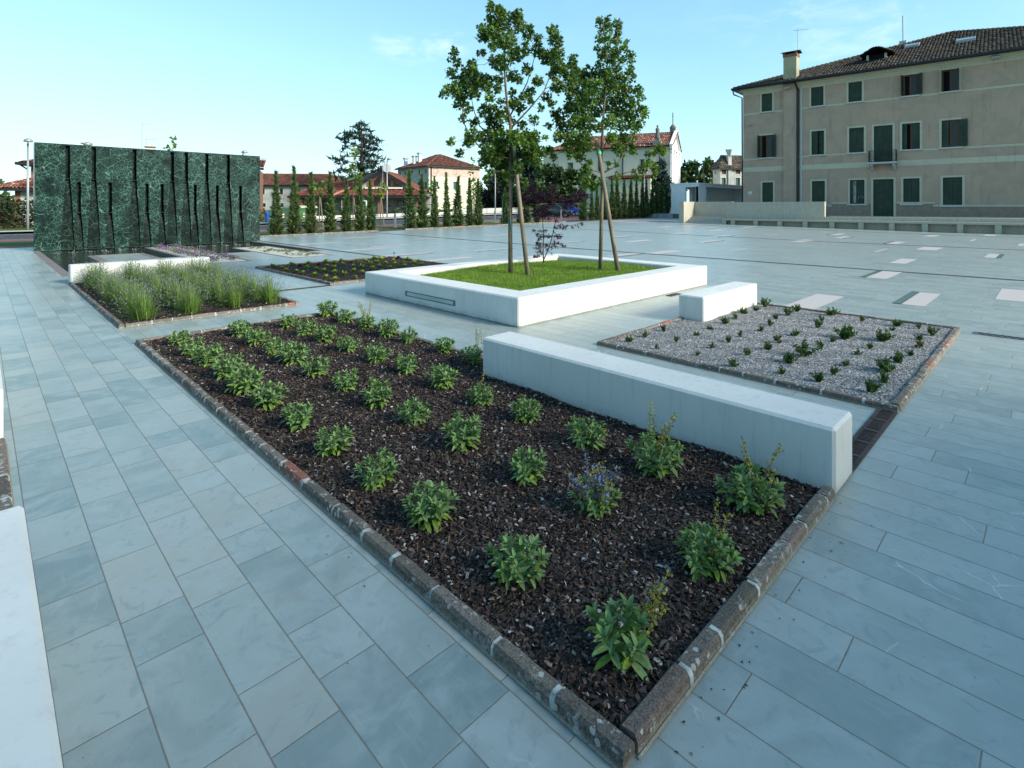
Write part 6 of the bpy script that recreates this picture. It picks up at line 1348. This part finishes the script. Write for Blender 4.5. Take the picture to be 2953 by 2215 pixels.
# ------------------------------------------------------------------ street furniture
def lamp(px, y, label, h=6.0):
    dr = FW+RT*((px-CX)/F_); d = y/dr[1]; x = float(dr[0]*d); z = tz(x, y)+.1
    t = thing("street_lamp", label, "street lamp", (x, y, z), 0, "grey street lamps along the road")
    MB().lathe([(.075, 0), (.07, 2.0), (.055, h-.1)], 10).build("pole", MAT_GALV, t, smooth=True)
    a = MB(); a.tube([(0, 0, h-.12), (0, -.12, h-.04), (0, -.45, h)], [.04, .035, .03], 6); a.build("arm", MAT_GALV, t)
    m = MB(); m.lathe([(.24, -.02), (.25, .06), (.20, .15), (.10, .21), (0, .22)], 14); m.build("lamp_head", MAT_GALV, t, (0, -.42, h), smooth=True)
lamp(80, 49.3, "grey street lamp standing left of the green marble wall"); lamp(250, 49.3, "street lamp whose dome just tops the marble wall at left"); lamp(700, 49.3, "street lamp whose dome tops the right end of the marble wall")
lamp(1116, 49, "grey street lamp in front of the villa gable"); lamp(1428, 49, "grey street lamp between the cream house and the left maple"); lamp(1670, 49, "street lamp rising before the left part of the church"); lamp(1858, 49, "street lamp before the right part of the church")
x, y = at(2030, 92); t = thing("road_lamp", "dark lamp post with curved arm behind the white pavilion", "street lamp", (x, y, 1)); MB().tube([(0, 0, 0), (0, 0, 6), (-.3, .1, 7.3), (-.9, .3, 8.0), (-1.6, .5, 8.25)], [.09, .08, .06, .05, .05], 6).build("pole", MAT_GUT, t); MB().lathe([(.05, 0), (.25, .05), (.28, .15), (.1, .22)], 8).build("lamp_head", MAT_GALV, t, (-1.8, .56, 8.2))
for i, (px, y) in enumerate(((1139, 34.4), (1427, 34.6), (1618, 36.5))):
    dr = FW+RT*((px-CX)/F_); d = y/dr[1]; x = float(dr[0]*d); t = thing("bollard", ("grey square bollard on the grass before the villa", "grey bollard on a pale slab by the left maple", "grey bollard beside the parked blue car")[i], "bollard", (x, y, tz(x, y)), R(45), "grey bollards on the verge")
    MB().box(-.07, .07, -.07, .07, 0, 1.0).build("post", MAT_GALV, t, bevel=.01); MB().lathe([(.4 if i == 1 else .14, .0), (.4 if i == 1 else .14, .03)], 10).build("base_plate", MAT_KRB, t); MB().box(-.072, .072, -.072, .072, .80, .86).build("band", MAT_STEEL, t)
for i, (px, h) in enumerate(((776, 1.45), (1082, 1.6), (1171, 1.65), (1449, 2.0))):
    dr = FW+RT*((px-CX)/F_); d = 30.9/dr[1]; x = float(dr[0]*d); t = MB().tube([(0, 0, -.2), (0, 0, h)], .03, 6).build("fence_post", plain("green_post", (.01, .05, .035), .5, sc=3), loc=(x, 30.9, tz(x, 30.9)))
    tag(t, ("thin green post beside the first cypress at the wall", "thin green post after the seventh cypress", "thin green post before the eighth cypress", "thin green post just left of the left maple's trunk")[i], "post", "thin green posts along the cypresses")
def bin_(px, y, w_, h, col, lid, label, recyc=False):
    dr = FW+RT*((px-CX)/F_); d = y/dr[1]; x = float(dr[0]*d); t = thing("wheelie_bin", label, "bin", (x, y, tz(x, y)+.02), R(-8), "bins beside the road"); m = MB()
    v = [(-w_*.45, -.42, .12), (w_*.45, -.42, .12), (w_*.45, .42, .12), (-w_*.45, .42, .12), (-w_*.5, -.5, h*.86), (w_*.5, -.5, h*.86), (w_*.5, .5, h*.86), (-w_*.5, .5, h*.86)]; m.add(v, [(3, 2, 1, 0), (4, 5, 6, 7), (0, 1, 5, 4), (1, 2, 6, 5), (2, 3, 7, 6), (3, 0, 4, 7)], col=col); m.build("body", MAT_PLANE, t, bevel=.03)
    m = MB(); m.extrude([(-w_*.52, -.54, h*.86), (-w_*.52, -.45, h*.93), (-w_*.52, 0, h), (-w_*.52, .45, h*.95), (-w_*.52, .54, h*.86)], (w_*1.04, 0, 0), col=lid); m.build("lid", MAT_PLANE, t)
    for sx in (-1, 1):
        for sy in (-1, 1): m = MB(); m.tube([(sx*w_*.34, sy*.3-.0, .07), (sx*w_*.34+.06, sy*.3, .07)], .075, 8); m.build("wheel", MAT_GUT, t)
    m = MB()
    if recyc: m.box(-w_*.3, w_*.3, -.475, -.455, h*.4, h*.62, col=(.7, .72, .62))
    else:
        for k in range(4): m.add([(-w_*.46+.0, -.50+.001*k, h*.35+k*.12), (-w_*.46+.16, -.50, h*.35+k*.12+.03), (-w_*.46+.16, -.50, h*.35+k*.12+.09), (-w_*.46, -.50, h*.35+k*.12+.06)], [(0, 1, 2, 3)], col=(.6, .05, .06) if k % 2 else (.7, .7, .7)); m.add([(w_*.46-.16, -.50, h*.35+k*.12+.03), (w_*.46, -.50, h*.35+k*.12), (w_*.46, -.50, h*.35+k*.12+.06), (w_*.46-.16, -.50, h*.35+k*.12+.09)], [(0, 1, 2, 3)], col=(.6, .05, .06) if k % 2 else (.7, .7, .7))
    m.build("sticker", MAT_PLANE, t)
bin_(781, 47.6, .8, 1.0, (.02, .10, .45), (.02, .13, .5), "blue bin with a pale sticker beside the first cypress", True)
bin_(829, 47.8, 1.2, 1.35, (.015, .055, .03), (.02, .07, .035), "dark green bin with striped stickers, leftmost of the green bins"); bin_(856, 47.8, 1.2, 1.35, (.03, .12, .035), (.03, .12, .04), "mid green bin in the middle of the green bins"); bin_(886, 47.8, 1.45, 1.5, (.02, .07, .03), (.42, .40, .27), "large green bin with cream lid, rightmost of the bins")

def car(px, y, label, col, rot, dy=0):
    dr = FW+RT*((px-CX)/F_); d = y/dr[1]; x = float(dr[0]*d); t = thing("parked_car", label, "car", (x, y, tz(x, y)+.01), rot, "cars parked beyond the red maple")
    S = [(-2.0, .32, .62, .66, .62), (-1.95, .28, .80, .78, .74), (-1.5, .24, .92, .82, .78), (-.6, .22, .95, .83, .80), (.5, .22, .93, .83, .80), (1.0, .22, .90, .83, .78), (1.5, .24, .80, .81, .74), (1.85, .28, .66, .74, .66), (1.98, .34, .55, .60, .52)]
    m = MB(); v = []
    for X, zl, zu, wl, wu in S: v += [(X, -wl*.9, zl), (X, -wl, (zl+zu)/2), (X, -wu, zu), (X, wu, zu), (X, wl, (zl+zu)/2), (X, wl*.9, zl)]
    m.add(v, [(i*6+k, (i+1)*6+k, (i+1)*6+(k+1) % 6, i*6+(k+1) % 6) for i in range(len(S)-1) for k in range(6)] + [tuple(range(5, -1, -1)), tuple((len(S)-1)*6+k for k in range(6))], col=col)
    G = [(-1.85, .86, .70), (-1.35, 1.36, .56), (-.3, 1.43, .57), (.25, 1.38, .56), (1.02, .90, .72)]
    rf = [(X, s*w_*.98, z+.012) for X, z, w_ in G[1:4] for s in (-1, 1)]; m.add(rf, [(0, 1, 3, 2), (2, 3, 5, 4)], col=col)
    for s in (-1, 1): m.tube([(X, s*w_, z) for X, z, w_ in G], .035, 5, col=col); m.tube([(-.45, s*.80, .9), (-.35, s*.57, 1.42)], .04, 5, col=col)
    m.build("body", MAT_PAINT, t, smooth=True)
    g = MB(); v = [(X, s*w_, z) for X, z, w_ in G for s in (-1, 1)] + [(X, s*(.78 if -1.9 < X < 1 else .7), .86) for X, *_ in G for s in (-1, 1)]; n = len(G)
    g.add(v, [(i*2, (i+1)*2, (i+1)*2+1, i*2+1) for i in range(n-1)] + [(i*2, 2*n+i*2, 2*n+(i+1)*2, (i+1)*2) for i in range(n-1)] + [(i*2+1, (i+1)*2+1, 2*n+(i+1)*2+1, 2*n+i*2+1) for i in range(n-1)]); g.build("windows", MAT_PANE, t)
    for sx in (-1.25, 1.25):
        for sy in (-1, 1):
            w_ = MB().tube([(0, sy*.64, .30), (0, sy*.83, .30)], .30, 16).build("wheel", MAT_GUT, t, (sx, 0, 0)); MB().tube([(0, sy*.832, .30), (0, sy*.845, .30)], .19, 12).build("rim", MAT_GALV, w_)
    for sy in (-1, 1): m = MB(); m.add([(1.90, sy*.66, .55), (1.955, sy*.38, .55), (1.91, sy*.36, .68), (1.83, sy*.66, .68)], [(0, 1, 2, 3)]); m.build("headlight", plain("headlight_glass", (.55, .55, .52), .1, .6, sc=2), t); m = MB(); m.box(1.86, 1.92, sy*.66-.06, sy*.66+.06, .56, .66); m.build("indicator", plain("amber_lens", (.5, .10, .03), .3), t)
    m = MB(); m.box(1.80, 2.06, -.72, .72, .28, .46); m.build("bumper", MAT_GUT, t, bevel=.04); m = MB(); m.box(2.062, 2.07, -.25, .25, .34, .44); m.build("number_plate", MAT_WPAINT, t)
    for sy in (-1, 1): m = MB(); m.box(.55, .70, sy*.92-.09, sy*.92+.09, .92, 1.04); m.build("mirror", MAT_GUT, t, bevel=.02)
MAT_PAINT = tinted("car_paint", .22, .6, sc=2, amt=.03)
car(1637, 39.6, "bright blue hatchback parked beyond the small red maple", (.012, .035, .26), R(-62)); car(1600, 38.4, "dark grey green hatchback parked left of the blue car", (.03, .05, .055), R(-58)); car(1884, 39, "pale blue car half hidden behind the far cypresses", (.16, .24, .30), R(-50))

def lowwall():
    b = MB(); P = [(22, 50.2), (40, 50.2), (58, 50.2)]
    for (xa, ya), (xb, yb), h in ((P[0], P[1], .45), (P[1], P[2], .75)):
        za, zb_ = tz(xa, ya), tz(xb, yb); b.add([(xa, ya, za-.2), (xb, yb, zb_-.2), (xb, yb+.25, zb_-.2), (xa, ya+.25, za-.2), (xa, ya, za+h), (xb, yb, zb_+h), (xb, yb+.25, zb_+h), (xa, ya+.25, za+h)], [(3, 2, 1, 0), (4, 5, 6, 7), (0, 1, 5, 4), (1, 2, 6, 5), (2, 3, 7, 6), (3, 0, 4, 7)])
    tag(b.build("garden_wall", plain("pale_concrete_wall", (.48, .48, .45), .9, sc=1.5, amt=.12)), "low pale garden wall along the far side of the road", "wall")
    t = thing("rail_fence", "low timber rail fence behind the parked cars and cypresses", "fence", (52, 43.5, 0)); b = MB()
    for z in (1.35, 1.95): b.tube([(-6, 0, z+.0), (22, -2, z+.2)], .07, 5)
    b.build("rail", MAT_STAKE, t)
    for k in range(11): MB().tube([(-6+k*2.8, -k*.2, .4), (-6+k*2.8, -k*.2, 2.05+k*.02)], .07, 6).build("post", MAT_STAKE, t)
lowwall()
